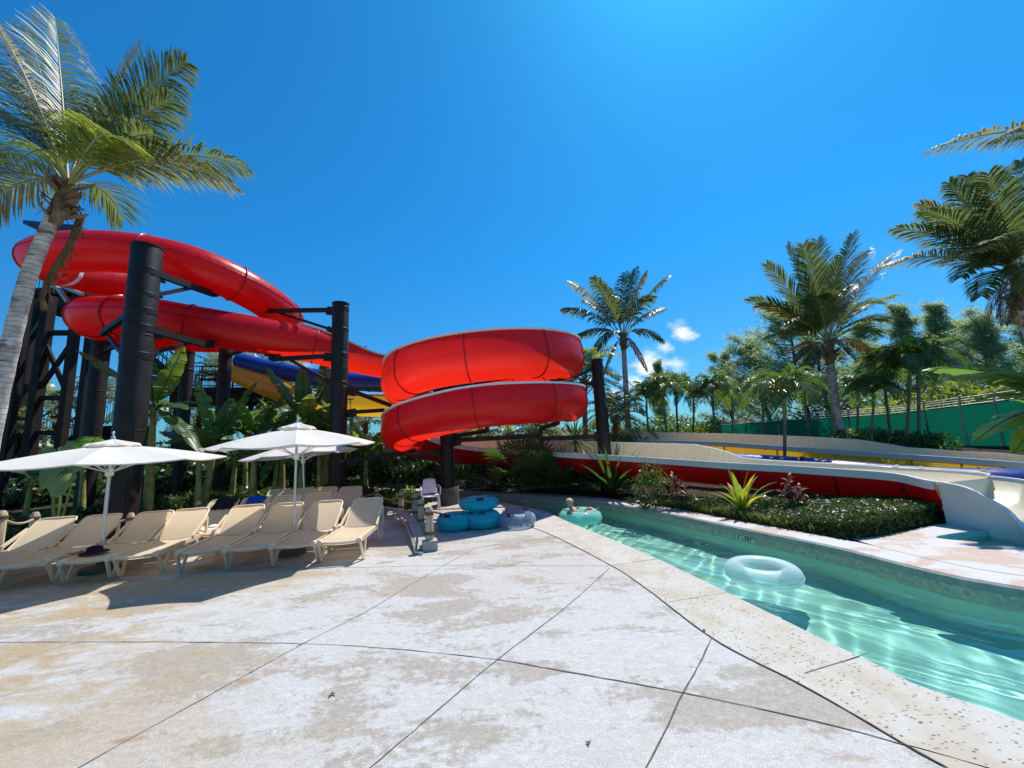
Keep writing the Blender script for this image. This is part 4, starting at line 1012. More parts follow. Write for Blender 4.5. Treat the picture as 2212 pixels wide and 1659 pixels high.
m = MB(); m.lathe([(.19, .012), (.175, .022), (.115, .03), (.10, .06), (.09, .10), (.05, .115), (.001, .12)], tuple(hp*A(1, 1, 0)+A(.04, .02, .372)), 24); o = m.build('crown', MT['hat'], ht)
m = MB(); rows = [[hp*A(1, 1, 0) + A(-.13, -.05, .38) + A(lerp(-.15, .15, k/8), lerp(-.09, .08, j/5)+.02*math.sin(k), .022+.018*math.sin(k*1.2+j)) for k in range(9)] for j in range(6)]
m.grid(rows); m.build('lining', MT['purple'], ht)

# ---------------------------------------------------------------- umbrellas
def make_umbrella(rim_z=2.00, top_z=2.34, R=1.44):
    r = thing('umbrella', 'x', 'umbrella', (0, 0, 0)); n = 8
    def rp(k, f):
        a = (k+.5)*2*PI/n + PI/8*0; return A(math.cos(a)*R*f, math.sin(a)*R*f, lerp(top_z, rim_z, f**1.0) + .05*math.sin(PI*f)*.6)
    m = MB(); steps = [.10, .2, .35, .5, .65, .8, .92, 1.0]; rows = []
    for f in steps:
        row = []
        for k in range(n):
            a, b = rp(k, f), rp(k+1, f)
            for j in range(5):
                s_ = j/5; q = lerp(a, b, s_); q = q - A(0, 0, .055*math.sin(PI*s_)*f*(1-.3*f)); q = q*A(1-.035*math.sin(PI*s_)*f, 1-.035*math.sin(PI*s_)*f, 1); row.append(q)
        rows.append(row)
    m.grid(rows, True, flip=True); 
    ed = [q - A(0, 0, .022) for q in rows[-1]]; m.grid([rows[-1], ed], True, flip=True)
    local(m, 'canopy', MT['canvas'], r, sharp=22)
    m = MB(); rows = []
    for f, dz in ((.01, .10), (.12, .065), (.22, .04), (.235, .012)):
        row = []
        for k in range(n):
            a, b = rp(k, f), rp(k+1, f)
            for j in range(5): s_ = j/5; row.append(lerp(a, b, s_) + A(0, 0, dz + .02*math.sin(PI*s_)*(f > .2) + (.012*math.sin(k*2.3+j*1.9) if f > .1 else 0)))
        rows.append(row)
    m.grid(rows, True, flip=True); local(m, 'vent_cap', MT['canvas'], r, sharp=25)
    for k in range(n):
        m = MB(); m.bar(rp(k, .05)-A(0, 0, .035), rp(k, .97)-A(0, 0, .03), .016, .02); rb = local(m, 'rib', MT['alu'], r, smooth=False)
        m = MB(); m.bar(A(0, 0, top_z-.55), rp(k, .5)-A(0, 0, .045), .012, .016); s2 = local(m, 'strut', MT['alu'], rb, smooth=False)
    m = MB(); m.tube([A(0, 0, .05), A(0, 0, top_z+.02)], .024, 14); local(m, 'pole', MT['alu'], r)
    m = MB(); m.lathe([(.028, top_z+.08), (.03, top_z+.14), (.012, top_z+.16), (.012, top_z+.21), (.024, top_z+.225), (.001, top_z+.25)], n=12); local(m, 'finial', MT['alu'], r)
    m = MB(); m.lathe([(.03, top_z-.62), (.05, top_z-.6), (.05, top_z-.50), (.03, top_z-.48)], n=14); local(m, 'hub', MT['white_plastic'], r)
    m = MB(); m.lathe([(.22, 0), (.23, .03), (.21, .09), (.06, .11), (.045, .13), (.04, .32)], n=24); local(m, 'base', MT['concrete_dark'], r, sharp=35)
    return r
um = make_umbrella()
g = Y(222, 1165, 7.0); place(um, (g[0], g[1], 0), rad(11), (1.17, 1.17, .925), 'white patio umbrella at the left, over the lounger with the hat', 'white patio umbrellas')
def tilt(o, ax, deg): o.rotation_euler = (rad(deg*ax[0]), rad(deg*ax[1]), o.rotation_euler[2])
g1_ = Y(634, 1160, 7.5); u2 = copy_tree(um); place(u2, (g1_[0], g1_[1], 0), rad(6), 1.0, 'white patio umbrella in the middle, with a bare finial above the loungers', 'white patio umbrellas')
g1_ = Y(661, 1085, 10.4); u3 = copy_tree(um); place(u3, (g1_[0], g1_[1], 0), rad(15), (.98, .98, .90), 'smaller looking white patio umbrella, tilted, behind the middle one', 'white patio umbrellas'); tilt(u3, (-.4, -1), 4)

# ---------------------------------------------------------------- rope fence
rf_ = thing('rope_fence', 'low timber post fence with sagging rope along the planting bed', 'fence', (-8, 10, 0))
PS = [(-95, 1135, 6.6), (5, 1103, 7.2), (77, 1106, 8.2), (283, 1108, 8.7), (430, 1082, 10.6), (560, 1072, 12.4), (690, 1062, 12.6), (814, 1055, 12.0), (866, 1062, 10.8), (896, 1067, 9.8), (909, 1078, 8.7), (927, 1094, 7.35)]
tp_ = []
for k, (u, v, y) in enumerate(PS):
    p = Y(u, v, y); h = max(.55, p[2]); w_ = .075
    zb = .0 if k < 11 else .18
    m = MB(); rr = random.Random(k); tw_ = rr.uniform(-.3, .3)
    rows = []
    for z_, s_ in ((zb, 1), (h*.5, .97), (h-.07, .96), (h-.055, .9), (h, .55)):
        rows.append([A(p[0] + w_*s_*math.cos(a_+tw_), p[1] + w_*s_*math.sin(a_+tw_), z_) for a_ in [PI/8+j*PI/4 for j in range(8)]])
    m.grid(rows, True); m.add(rows[-1], [tuple(range(8))]); po = m.build('post', MT['timber'], rf_, sharp=30)
    for z_ in ((h-.15,) if k < 8 else (h-.15, h*.35)):
        m = MB()
        for q in range(3): m.lathe([(w_+.002, z_+q*.02), (w_+.012, z_+q*.02+.01), (w_+.002, z_+q*.02+.02)], (p[0], p[1], 0), 14, caps=False)
        m.build('binding', MT['binding'], po)
    if k == 11:
        m = MB(); m.box((p[0], p[1], .09), (.26, .26, .18), .3); m.build('concrete_foot', MT['concrete_grey'], po, smooth=False)
    tp_.append(A(p[0], p[1], h-.12))
for a, b in zip(tp_[:-1], tp_[1:]):
    L = np.linalg.norm(b-a); m = MB(); m.tube([lerp(a, b, k/12)-A(0, 0, min(.16, .09*L)*4*(k/12)*(1-k/12)) for k in range(13)], .021, 7); m.build('rope', MT['rope'], rf_)
# curved wheelchair-ramp kerb with handrail, left of the fence end
rk = thing('handrail', 'bent grey handrail curving down beside the end post of the rope fence', 'handrail', G(900, 1190))
cp = [G(826, 1110), G(850, 1117), G(872, 1130), G(889, 1147), G(902, 1168), G(915, 1194)]
cz = [.20, .22, .24, .24, .16, .05]
cc_ = catmull([c*A(1, 1, 0)+A(0, 0, z_) for c, z_ in zip(cp, cz)], 6)
m = MB(); rows = []
for i, p in enumerate(cc_):
    lf = left_of(cc_, i)*.10; rows.append([p-lf, p+lf, p+lf-A(0, 0, .035), p-lf-A(0, 0, .035)])
m.grid(rows, True); m.build('top_board', MT['concrete_grey'], rk, sharp=30)
m = MB(); m.tube([c*A(1, 1, 0)+A(-.10, -.12, z_*.75) for c, z_ in zip(cp[2:], cz[2:])]+[G(913, 1199)+A(0, 0, .02)], .028, 10); m.build('rail', MT['galv'], rk)
for c, z_ in zip(cp[1:5], cz[1:5]): m = MB(); m.tube([c*A(1, 1, 0), c*A(1, 1, 0)+A(0, 0, z_-.02)], .02, 8); m.build('post', MT['galv'], rk)

# ---------------------------------------------------------------- inflatable tubes
def torus(mb, c, R, r, flat=1., n=48, k=20, m=0, rx=0):
    rows = []
    for i in range(n):
        a = 2*PI*i/n
        rows.append([A(c[0]+(R+r*math.cos(2*PI*j/k))*math.cos(a), c[1]+(R+r*math.cos(2*PI*j/k))*math.sin(a), c[2]+r*flat*math.sin(2*PI*j/k)) for j in range(k)])
    rows.append(rows[0]); mb.grid(rows, True, m, flip=True)
def handle(parent, c, az, R, r, flat=1., k=.75):
    a = A(math.cos(az), math.sin(az), 0); tg_ = A(-a[1], a[0], 0); up = nrm(a*.45 + Z); q = np.asarray(c) + a*(R+r*.4) + Z*(r*.90*flat)
    m = MB(); m.bar(q-tg_*.10*k, q+tg_*.10*k, .09*k, .012, up); m.tube(catmull([q-tg_*.085*k, q-tg_*.075*k+up*.045*k, q+tg_*.075*k+up*.045*k, q+tg_*.085*k], 4), .014*k, 6)
    m.build('handle', MT['handle'], parent)
def single_tube(name, label, mat, c, R=.40, r=.165, hs=(), flat=1., seam=True):
    t_ = thing(name, label, 'pool tube', c); m = MB(); torus(m, A(*c)+A(0, 0, r*flat), R, r, flat); m.build('ring', MT[mat], t_)
    if seam:
        m = MB(); torus(m, A(*c)+A(0, 0, r*flat), R+r, .006, 1, 48, 6); m.build('seam', MT[mat], t_)
    for h in hs: handle(t_, A(*c)+A(0, 0, r*flat), h, R, r, flat)
    return t_
ca_ = A(-1.42, 9.0, 0); cb_ = A(-.82, 9.1, 0)
t2 = thing('double_tube', 'teal two-person figure-eight pool tube on the deck with black handles', 'pool tube', (ca_+cb_)/2)
m = MB(); torus(m, ca_+A(0, 0, .17), .25, .17); torus(m, cb_+A(0, 0, .175), .25, .175); m.build('ring', MT['teal'], t2)
m = MB(); torus(m, ca_+A(0, 0, .17), .42, .005, 1, 48, 6); torus(m, cb_+A(0, 0, .175), .425, .005, 1, 48, 6); m.build('seam', MT['teal'], t2)
for c, h in ((ca_, -2.0), (ca_, -2.75), (ca_, .9), (cb_, -1.5), (cb_, 2.2), (cb_, -2.3)): handle(t2, c+A(0, 0, .17), h, .25, .17)
single_tube('pool_tube', 'teal single pool tube stacked on top of the double tube', 'teal', (-.90, 9.3, .355), .30, .165, (1.6, 2.3, -1.4), .82)
single_tube('pool_tube', 'clear bluish pool tube lying on the deck beside the teal tubes', 'clear_blue', (-.03, 9.0, 0), .275, .15, (-2.0, 2.5, .2, .9))
cw = G(1648, 1242, -.2); single_tube('pool_tube', 'empty clear pool tube floating in the river nearest the camera', 'clear', (cw[0], cw[1], WATER-.07), .36, .135, (), 1.0)
ck = Y(1252, 1108, 10.35); ck = A(ck[0], ck[1], WATER-.09)
single_tube('pool_tube', 'aqua pool tube floating in the river with a child in it', 'aqua', tuple(ck), .37, .19, (-2.3, .35))

# ---------------------------------------------------------------- white chair
pc = G(930, 1102); ch = thing('chair', 'white plastic armchair beside the grey pedestal', 'chair', pc)
rz = rad(18)
def L(x, y, z): return A(pc[0] + x*math.cos(rz)-y*math.sin(rz), pc[1] + x*math.sin(rz)+y*math.cos(rz), z)
m = MB(); m.grid([[L(lerp(-.24, .24, k/6), lerp(-.24, .2, j/5), .44-.02*math.sin(PI*k/6)-.015*math.sin(PI*j/5)) for k in range(7)] for j in range(6)]); so_ = m.build('seat', MT['white_plastic'], ch); so_.modifiers.new('t', 'SOLIDIFY').thickness = .03
m = MB(); m.grid([[L(lerp(-.23, .23, k/6)*(1-.05*j), .2+.03*j - .05*abs(k-3)/3, .46+.085*j-(.03*abs(k-3)/3 if j == 5 else 0)) for k in range(7)] for j in range(6)]); so_ = m.build('backrest', MT['white_plastic'], ch); so_.modifiers.new('t', 'SOLIDIFY').thickness = .022
for sx in (-1, 1):
    for sy in (-1, 1):
        m = MB(); m.tube([L(sx*.25, sy*.22, 0), L(sx*.22, sy*.18, .44)], [.02, .027], 8); m.build('leg', MT['white_plastic'], ch)
    m = MB(); m.tube(catmull([L(sx*.26, -.18, .44), L(sx*.28, -.17, .62), L(sx*.27, .0, .67), L(sx*.24, .2, .68)], 4), .02, 8); m.build('arm', MT['white_plastic'], ch)

# ---------------------------------------------------------------- people
def person_body(name, joints, bones, radii, mat, parent=None):
    me = bpy.data.meshes.new(name); me.from_pydata([tuple(map(float, j)) for j in joints], bones, []); me.materials.append(mat)
    o = bpy.data.objects.new(name, me); col.objects.link(o)
    o.modifiers.new('skin', 'SKIN').use_smooth_shade = True
    bpy.context.view_layer.update()
    for v, r_ in zip(me.skin_vertices[0].data, radii): v.radius = (r_, r_) if not hasattr(r_, '__len__') else r_
    me.skin_vertices[0].data[0].use_root = True
    sb = o.modifiers.new('sub', 'SUBSURF'); sb.levels = 2; sb.render_levels = 2
    if parent: o.parent = parent; o.matrix_parent_inverse = parent.matrix_basis.inverted()
    return o
# child lying back in the aqua tube: head to the left, feet hooked over the right rim
K = ck + A(0, 0, .30)
J = [K+A(-.02, .02, -.14), K+A(-.11, .03, -.02), K+A(-.19, .04, .09), K+A(-.215, .04, .15), K+A(-.235, .03, .19), K+A(-.245, .025, .245), K+A(-.243, .03, .295),
     K+A(.04, -.08, -.12), K+A(.20, -.17, .05), K+A(.30, -.27, -.02), K+A(.335, -.285, .085), K+A(.04, .09, -.12), K+A(.26, .03, .09), K+A(.42, -.12, .02), K+A(.475, -.12, .13),
     K+A(-.16, -.10, .085), K+A(-.09, -.20, -.0), K+A(.03, -.25, .05), K+A(.08, -.26, .05), K+A(-.18, .17, .085), K+A(-.12, .26, .02), K+A(.01, .29, .08), K+A(.06, .29, .08)]
B = [(0, 1), (1, 2), (2, 3), (3, 4), (4, 5), (5, 6), (0, 7), (7, 8), (8, 9), (9, 10), (0, 11), (11, 12), (12, 13), (13, 14), (2, 15), (15, 16), (16, 17), (17, 18), (2, 19), (19, 20), (20, 21), (21, 22)]
Rr = [.10, .105, .10, .065, .078, .098, .078, .07, .058, .036, .028, .07, .058, .036, .028, .04, .03, .022, .02, .04, .03, .022, .02]
kid = person_body('person', J, B, Rr, MT['skin'])
tag(kid, 'young child with short blond hair reclining in the floating aqua tube', 'person')
m = MB(); hc = K+A(-.244, .036, .268)
rows = []
for j in range(9):
    th = lerp(0, PI*.56, j/8); rows.append([hc + A(.104*math.sin(th)*math.cos(a_), .108*math.sin(th)*math.sin(a_), .10*math.cos(th)) + A(.004, .006, 0) for a_ in np.linspace(0, 2*PI, 19)[:-1]])
m.grid(rows, True); h_ = m.build('hair', MT['hair'], kid)
for s_ in (-1, 1):
    m = MB(); m.lathe([(.001, -.007), (.007, 0), (.001, .007)], tuple(K+A(-.245, -.068, .262)+A(-.035*s_, 0, 0)), 8, caps=False); m.build('eye', MT['handle'], kid)
m = MB(); m.tube([K+A(-.245, -.066, .255), K+A(-.245, -.085, .238), K+A(-.245, -.068, .230)], [.008, .012, .008], 6); m.build('nose', MT['skin'], kid)
# visitor on the raised walkway
w0 = lerp(Y(365, 838, 18.6), Y(566, 838, 19.8), .40); w0 = A(w0[0], w0[1]+1.2, zw)
J = [w0+A(0, 0, .9), w0+A(0, 0, 1.15), w0+A(0, 0, 1.38), w0+A(0, 0, 1.48), w0+A(0, 0, 1.55), w0+A(0, 0, 1.66), w0+A(-.09, 0, .86), w0+A(-.1, 0, .48), w0+A(-.1, 0, .06), w0+A(.09, 0, .86), w0+A(.1, 0, .48), w0+A(.1, 0, .06), w0+A(-.19, 0, 1.36), w0+A(-.25, -.02, 1.1), w0+A(-.22, -.15, .9), w0+A(.19, 0, 1.36), w0+A(.25, -.02, 1.1), w0+A(.22, -.15, .9)]
B = [(0, 1), (1, 2), (2, 3), (3, 4), (4, 5), (0, 6), (6, 7), (7, 8), (0, 9), (9, 10), (10, 11), (2, 12), (12, 13), (13, 14), (2, 15), (15, 16), (16, 17)]
vis = person_body('person', J, B, [.14, .13, .13, .06, .08, .08, .09, .065, .05, .09, .065, .05, .06, .045, .035, .06, .045, .035], MT['skin'])
tag(vis, 'person in a lime shirt and red hat on the raised walkway', 'person')
m = MB(); m.lathe([(.19, .80), (.175, 1.0), (.16, 1.2), (.20, 1.36), (.10, 1.44)], tuple(w0), 16); m.build('shirt', MT['lime_cloth'], vis)
m = MB(); m.lathe([(.20, 1.66), (.11, 1.70), (.10, 1.76), (.001, 1.79)], tuple(w0), 16); m.build('hat', MT['red_cloth'], vis)
# ---------------------------------------------------------------- vegetation
def frond(mb, C, T, arch, n, ll, w, hang, rng, stalk=.12, rr_=.022, m=0, curl=0., rach=False, fwd=.5):
    C, T = np.asarray(C, float), np.asarray(T, float)
    K = (C+T)/2 + A(0, 0, arch)
    S = [bez(C, K, T, k/12) for k in range(13)]
    mb.tube(S, [lerp(rr_, .004, k/12) for k in range(13)], 5, False, m+1 if rach else m)
    for i in range(n):
        s = stalk + (1-stalk)*(i+.5)/n
        p = bez(C, K, T, s); t = nrm((K-C)*(1-s)+(T-K)*s)
        sd = cross(t, Z); sd = nrm(sd) if sd @ sd > 1e-4 else A(1, 0, 0)
        up = nrm(cross(sd, t)); up = up if up[2] > 0 else -up
        L = ll*(math.sin(PI*(.10+.84*s))**.7)*rng.uniform(.85, 1.1)
        if rng.random() < .09: continue
        for sg in (-1, 1):
            d0 = nrm(sd*sg + t*(fwd+.6*s) + up*.22 + A(rng.uniform(-1, 1), rng.uniform(-1, 1), rng.uniform(-1, 1))*.13)
            h = hang*rng.uniform(.6, 1.3)
            d1 = nrm(d0 - Z*h*.6); d2 = nrm(d1 - Z*h*.9 + A(curl, 0, 0))
            p1 = p + d0*(L*.38); p2 = p1 + d1*(L*.36); p3 = p2 + d2*(L*.30)
            def wv_(d): q = t - d*(t @ d); return nrm(q) if q @ q > 1e-5 else sd
            a, b, c = wv_(d0)*(w*.5), wv_(d1)*(w*.5), wv_(d2)*(w*.33)
            mb.add([p-a*.5, p+a*.5, p1+a, p1-a, p2+b, p2-b, p3+c*.15, p3-c*.15], [(0, 1, 2, 3), (3, 2, 4, 5), (5, 4, 6, 7)], m)

def trunk_pts(base, crown, lean, n=16):
    base, crown = np.asarray(base, float), np.asarray(crown, float)
    k = np.array([base[0]+(crown[0]-base[0])*lean, base[1]+(crown[1]-base[1])*lean, (base[2]+crown[2])*.5])
    return [bez(base, k, crown, i/(n-1)) for i in range(n)]

def coconut(name, label, base, crown, r, tips, lean=.3, ll=.62, w=.042, nleaf=46, hang=.7, seed=1, group=None, mat='trunk', arch=.55, dead=0, fibre=True, taper=.8, mats=None, curl=0., rscale=1., fwd=.5):
    """tips: (point, arch, material) per frond; each frond a part of its own"""
    rng = random.Random(seed); crown = np.asarray(crown, float)
    P = thing(name, label, 'palm tree', base, 0, group)
    tp = trunk_pts(base, crown - A(0, 0, .12), lean, 26)
    rad_ = [r*(1.35 - .35*smooth(i/4))*lerp(1, taper, i/25)*(1+.035*math.sin(i*2.2+seed)) for i in range(26)]
    m = MB(); m.tube(tp, rad_, 14, True); m.build('trunk', MT[mat], P)
    if fibre:     # boots and fibrous sheaths under the crown
        m = MB(); td = nrm(tp[-1]-tp[-4])
        for k in range(26):
            a0 = rng.uniform(0, 2*PI); q = crown - td*rng.uniform(.02, .75)*rscale; out = nrm(A(math.cos(a0), math.sin(a0), 0))
            l = rng.uniform(.2, .42)*rscale; b0 = q + out*r*.75; e = b0 + nrm(out*.55 + td*rng.uniform(.2, 1.0))*l; sd = nrm(cross(out, td))*rng.uniform(.05, .10)*rscale
            m.add([b0-sd, b0+sd, lerp(b0, e, .6)+sd*.8+out*.05, lerp(b0, e, .6)-sd*.8+out*.05, e+sd*.15, e-sd*.15], [(0, 1, 2, 3), (3, 2, 4, 5)])
        m.tube([crown-td*.8*rscale, crown-td*.4*rscale, crown, crown+td*.18*rscale], [r*.8, r*1.12, r*1.0, r*.4], 12)
        for k in range(14):   # loose fibres
            a0 = rng.uniform(0, 2*PI); q = crown - td*rng.uniform(.1, .7)*rscale + A(math.cos(a0), math.sin(a0), 0)*r; e = q + A(math.cos(a0)*.2, math.sin(a0)*.2, -rng.uniform(.05, .3))*rscale
            m.tube([q, lerp(q, e, .5)+A(0, 0, .06), e], [.01, .008, .003], 4, False)
        m.build('fibre_sheath', MT['fibre'], P)
    for i, (T, ar, mt) in enumerate(tips):
        m = MB(); T = np.asarray(T, float); d = T - crown; L = np.linalg.norm(d)
        c0 = crown + nrm(d*A(1, 1, .3))*r*.5 + A(0, 0, rng.uniform(-.05, .12))
        dd = mt == 'palm_dead'
        frond(m, c0, T, ar, int(nleaf*min(1.25, max(.5, L/2.2))), ll*(.6 if dd else 1), w*(.7 if dd else 1), hang*(2.0 if dd else 1), rng, .16, .024 if not dd else .018, curl=curl, rach=not dd, fwd=fwd)
        m.build('frond', [MT[mt], MT['rachis']], P)
    return P
def radial_tips(crown, n, L, seed, mats, e0=-.35, e1=1.25, squash=1.):
    rng = random.Random(seed); out = []
    for i in range(n):
        f = (i+.5)/n; az = i*2.39996 + rng.uniform(-.25, .25); el = lerp(e0, e1, f**1.15) + rng.uniform(-.1, .1); l = L*rng.uniform(.85, 1.1)*(1-.18*f)
        d = A(math.cos(az)*math.cos(el), math.sin(az)*math.cos(el), math.sin(el))
        T = np.asarray(crown) + d*l - A(0, 0, .30*l*math.cos(el)); out.append((T, .42*l*(.5+.6*math.cos(el)), rng.choice(mats)))
    return out
# -- big palm at the left edge
cr = Y(146, 405, 5.5)
def yt(lst, base_y): return [(Y(u, v, base_y+dy), ar, mt) for u, v, dy, ar, mt in lst]
tl = [(527, 357, .35, .62, 'palm'), (500, 395, .55, .70, 'palm_dry'), (402, 135, .3, .45, 'palm'), (300, 105, .5, .30, 'palm_dry'), (372, 215, .1, .35, 'palm'), (330, 290, -.3, .45, 'palm'),
      (118, 38, .5, .20, 'palm_lime'), (60, 60, .9, .2, 'palm'), (-40, 10, -.5, .55, 'palm_dry'), (-70, 90, -.2, .6, 'palm'), (-120, 200, .2, .7, 'palm'), (-110, 330, .1, .6, 'palm'), (-60, 470, -.2, .65, 'palm_dry'),
      (-90, 420, .9, .7, 'palm'), (255, 300, -1.0, .75, 'palm_lime'), (30, 360, -1.0, .75, 'palm_lime'), (215, 215, .9, .3, 'palm'), (255, 240, 1.3, .4, 'palm'), (20, 250, .9, .5, 'palm'), (-20, 160, 1.1, .5, 'palm'), (265, 470, .8, .5, 'palm')]
gb = A(*(Y(-70, 1180, 5.5)[:2]), -.02)
PL = coconut('coconut_palm', 'tall leaning coconut palm with ringed grey trunk in front of the left slide coil', gb, cr, .090, yt(tl, 5.5), lean=.05, ll=.72, w=.024, nleaf=76, hang=.85, seed=3, taper=.78, curl=.3, fwd=.6, rscale=.8)
# straighten the trunk onto the photographed curve
tr_px = [(-75, 1180), (-30, 985), (-2, 850), (18, 765), (36, 690), (57, 612), (77, 555), (101, 499), (125, 445), (146, 405)]
tpp = catmull([Y(u, v, 5.5) for u, v in tr_px], 4)
for o in list(PL.children):
    if o.name.startswith('trunk'): bpy.data.objects.remove(o)
m = MB(); m.tube(tpp, [lerp(.112, .080, i/(len(tpp)-1))*(1+.03*math.sin(i*2.1)) for i in range(len(tpp))], 18); m.build('trunk', MT['trunk'], PL)
m = MB(); rng = random.Random(9)       # dead brown frond hanging against the trunk
S = [Y(175, 470, 5.75), Y(150, 530, 5.7), Y(112, 590, 5.7), Y(86, 650, 5.75)]
m.tube(catmull(S, 6), [.05*(1-.025*i) for i in range(19)], 8)
for i in range(60):
    s = i/60; p = np.array([np.interp(s, np.linspace(0, 1, 19), [q[k] for q in catmull(S, 6)]) for k in range(3)]); d = nrm(A(rng.uniform(-.3, .6), rng.uniform(-.4, .4), -1.1)); l = rng.uniform(.18, .34); sd = nrm(cross(d, A(0, 1, 0)))*.014
    m.add([p-sd, p+sd, p+d*l*.6+sd, p+d*l*.6-sd, p+d*l], [(0, 1, 2, 3), (3, 2, 4)])
m.build('dead_frond', MT['palm_dead'], PL)
# -- slender palm right of the second coil
cr = Y(1346, 725, 19.5)
tl = [(1217, 668, 0, .75, 'palm'), (1232, 610, .4, .7, 'palm_dry'), (1282, 600, -.6, .55, 'palm'), (1302, 612, .8, .6, 'palm'), (1372, 582, .3, .4, 'palm'), (1395, 590, -.5, .5, 'palm_dry'), (1440, 600, 0, .65, 'palm'), (1430, 668, .5, .6, 'palm'), (1240, 730, .4, .6, 'palm'), (1430, 735, -.4, .55, 'palm'), (1285, 760, -1.2, .8, 'palm'), (1350, 590, 1.2, .3, 'palm'), (1320, 640, 1.5, .4, 'palm'), (1405, 640, -1.5, .7, 'palm'), (1398, 800, .2, .45, 'palm_dead'), (1302, 815, .5, .4, 'palm_dead'), (1265, 650, 1.2, .6, 'palm')]
b = Y(1358, 955, 19.5); coconut('coconut_palm', 'slender coconut palm standing alone against the sky right of the second red coil', (b[0], b[1], 0), cr, .168, yt(tl, 19.5), lean=.25, ll=.92, fwd=.8, w=.050, nleaf=54, hang=.95, seed=5, taper=.7)
# -- palms behind the second coil
for (u, v, y, L, sd_, lab, ms, bu) in ((1262, 822, 17.5, 2.5, 11, 'pale sunlit palm partly hidden behind the second red coil', ['palm_dry', 'palm', 'palm_lime'], 1262), (1330, 905, 18.5, 2.1, 12, 'low shaded palm behind the slanting column at the right of the coil', ['palm', 'palm'], 1325), (1045, 935, 19, 2.0, 13, 'low palm with golden dry fronds seen beneath the lower red coil', ['palm_dry', 'palm_lime', 'palm'], 1045),
        (1150, 940, 18, 1.9, 14, 'low palm with dry fronds under the right part of the lower coil', ['palm_dry', 'palm'], 1150), (760, 800, 24, 2.6, 15, 'distant palm crown peeping above the red link flume', ['palm', 'palm_dry'], 760), (600, 800, 25, 2.8, 16, 'distant palm behind the raised walkway umbrella', ['palm', 'palm_dry'], 600), (120, 885, 23, 2.6, 17, 'distant palm seen between the tower columns', ['palm', 'palm_dry'], 120), (215, 860, 24, 2.4, 18, 'distant palm behind the tower, right of its braces', ['palm_dry', 'palm'], 215), (470, 805, 25, 2.4, 19, 'distant palm behind the walkway railing', ['palm', 'palm'], 470), (700, 880, 22, 2.2, 20, 'distant palm under the yellow flume', ['palm', 'palm_dry'], 700)):
    c = Y(u, v, y); b = Y(bu, 950, y); coconut('coconut_palm', lab, (b[0], b[1], .1), c, .13, radial_tips(c, 18, L, sd_, ms), lean=.3, ll=.6, w=.055, nleaf=30, hang=.6, seed=sd_, mat='trunk_grey', fibre=True, rscale=.9)
# -- lush palm with lime fronds on the right
cr = Y(1788, 742, 15.7)
tl = [(1622, 645, .1, .75, 'palm'), (1640, 660, .5, .7, 'palm_dry'), (1657, 572, 0, .35, 'palm'), (1700, 530, .3, .25, 'palm'), (1735, 528, -.5, .3, 'palm'), (1765, 520, .7, .2, 'palm'), (1842, 505, .2, .25, 'palm_dry'), (1812, 560, -.8, .3, 'palm'), (1868, 545, .3, .45, 'palm'), (1930, 548, 0, .6, 'palm'), (1935, 640, .3, .75, 'palm_lime'), (1918, 690, -.3, .7, 'palm_lime'), (1900, 720, -.7, .75, 'palm_lime'), (1890, 655, -1.2, .85, 'palm_lime'), (1660, 730, -.4, .7, 'palm'), (1690, 700, -1.3, .9, 'palm'), (1765, 640, -1.5, .8, 'palm'), (1720, 640, 1.2, .5, 'palm'), (1830, 620, 1.2, .4, 'palm'), (1780, 580, 1.0, .3, 'palm'),
      (1715, 780, -.4, .4, 'palm_dead'), (1850, 775, -.3, .4, 'palm_dead'), (1745, 800, -.9, .4, 'palm_dead'), (1880, 760, .8, .5, 'palm_dead'), (1700, 760, .6, .4, 'palm_dead')]
b = Y(1816, 955, 15.7); coconut('coconut_palm', 'full coconut palm with yellow lime fronds on its right side, behind the yellow lane', (b[0], b[1], .1), cr, .17, yt(tl, 15.7), lean=.1, ll=.95, fwd=1.0, w=.040, nleaf=66, hang=.42, seed=21, taper=.85, rscale=1.2)
# -- dark palm at the right edge
cr = Y(2205, 600, 8.6)
tl = [(1937, 492, .3, .45, 'palm'), (1905, 575, -.1, .75, 'palm_dry'), (1990, 440, .6, .35, 'palm_dry'), (2000, 455, -.3, .5, 'palm'), (2050, 395, .2, .3, 'palm'), (2090, 380, .9, .25, 'palm'), (2135, 375, -.4, .3, 'palm'), (2205, 348, .3, .2, 'palm'), (2260, 400, .2, .3, 'palm'), (2330, 480, .2, .5, 'palm'), (2370, 600, 0, .5, 'palm'), (2120, 640, -.9, .75, 'palm'), (2075, 600, -.6, .7, 'palm'), (2090, 520, 1.0, .5, 'palm'), (2160, 480, 1.2, .3, 'palm'), (2140, 520, -1.2, .6, 'palm'), (2235, 620, -1.2, .7, 'palm'), (2060, 560, .3, .6, 'palm'), (2130, 690, .3, .4, 'palm_dead'), (2170, 700, -.4, .4, 'palm_dead'), (2110, 545, -.9, .7, 'palm_dry'), (2210, 700, .4, .3, 'palm_dead'), (2250, 690, 0, .4, 'palm_dead')]
b = Y(2275, 960, 8.6); coconut('coconut_palm', 'large dark coconut palm with hanging dead fronds at the right edge of the photo', (b[0], b[1], .0), cr, .15, yt(tl, 8.6), lean=.4, ll=.66, fwd=.8, w=.030, nleaf=70, hang=.6, seed=22)
cr = Y(2440, 300, 6.4)
tl = [(2014, 322, .2, .55, 'palm_dry'), (2150, 300, -.2, .5, 'palm'), (2330, 90, .2, .2, 'palm'), (2480, 90, .2, .2, 'palm'), (2620, 200, .2, .3, 'palm'), (2680, 360, .2, .4, 'palm'), (2300, 420, .8, .4, 'palm'), (2560, 430, -.5, .5, 'palm')]
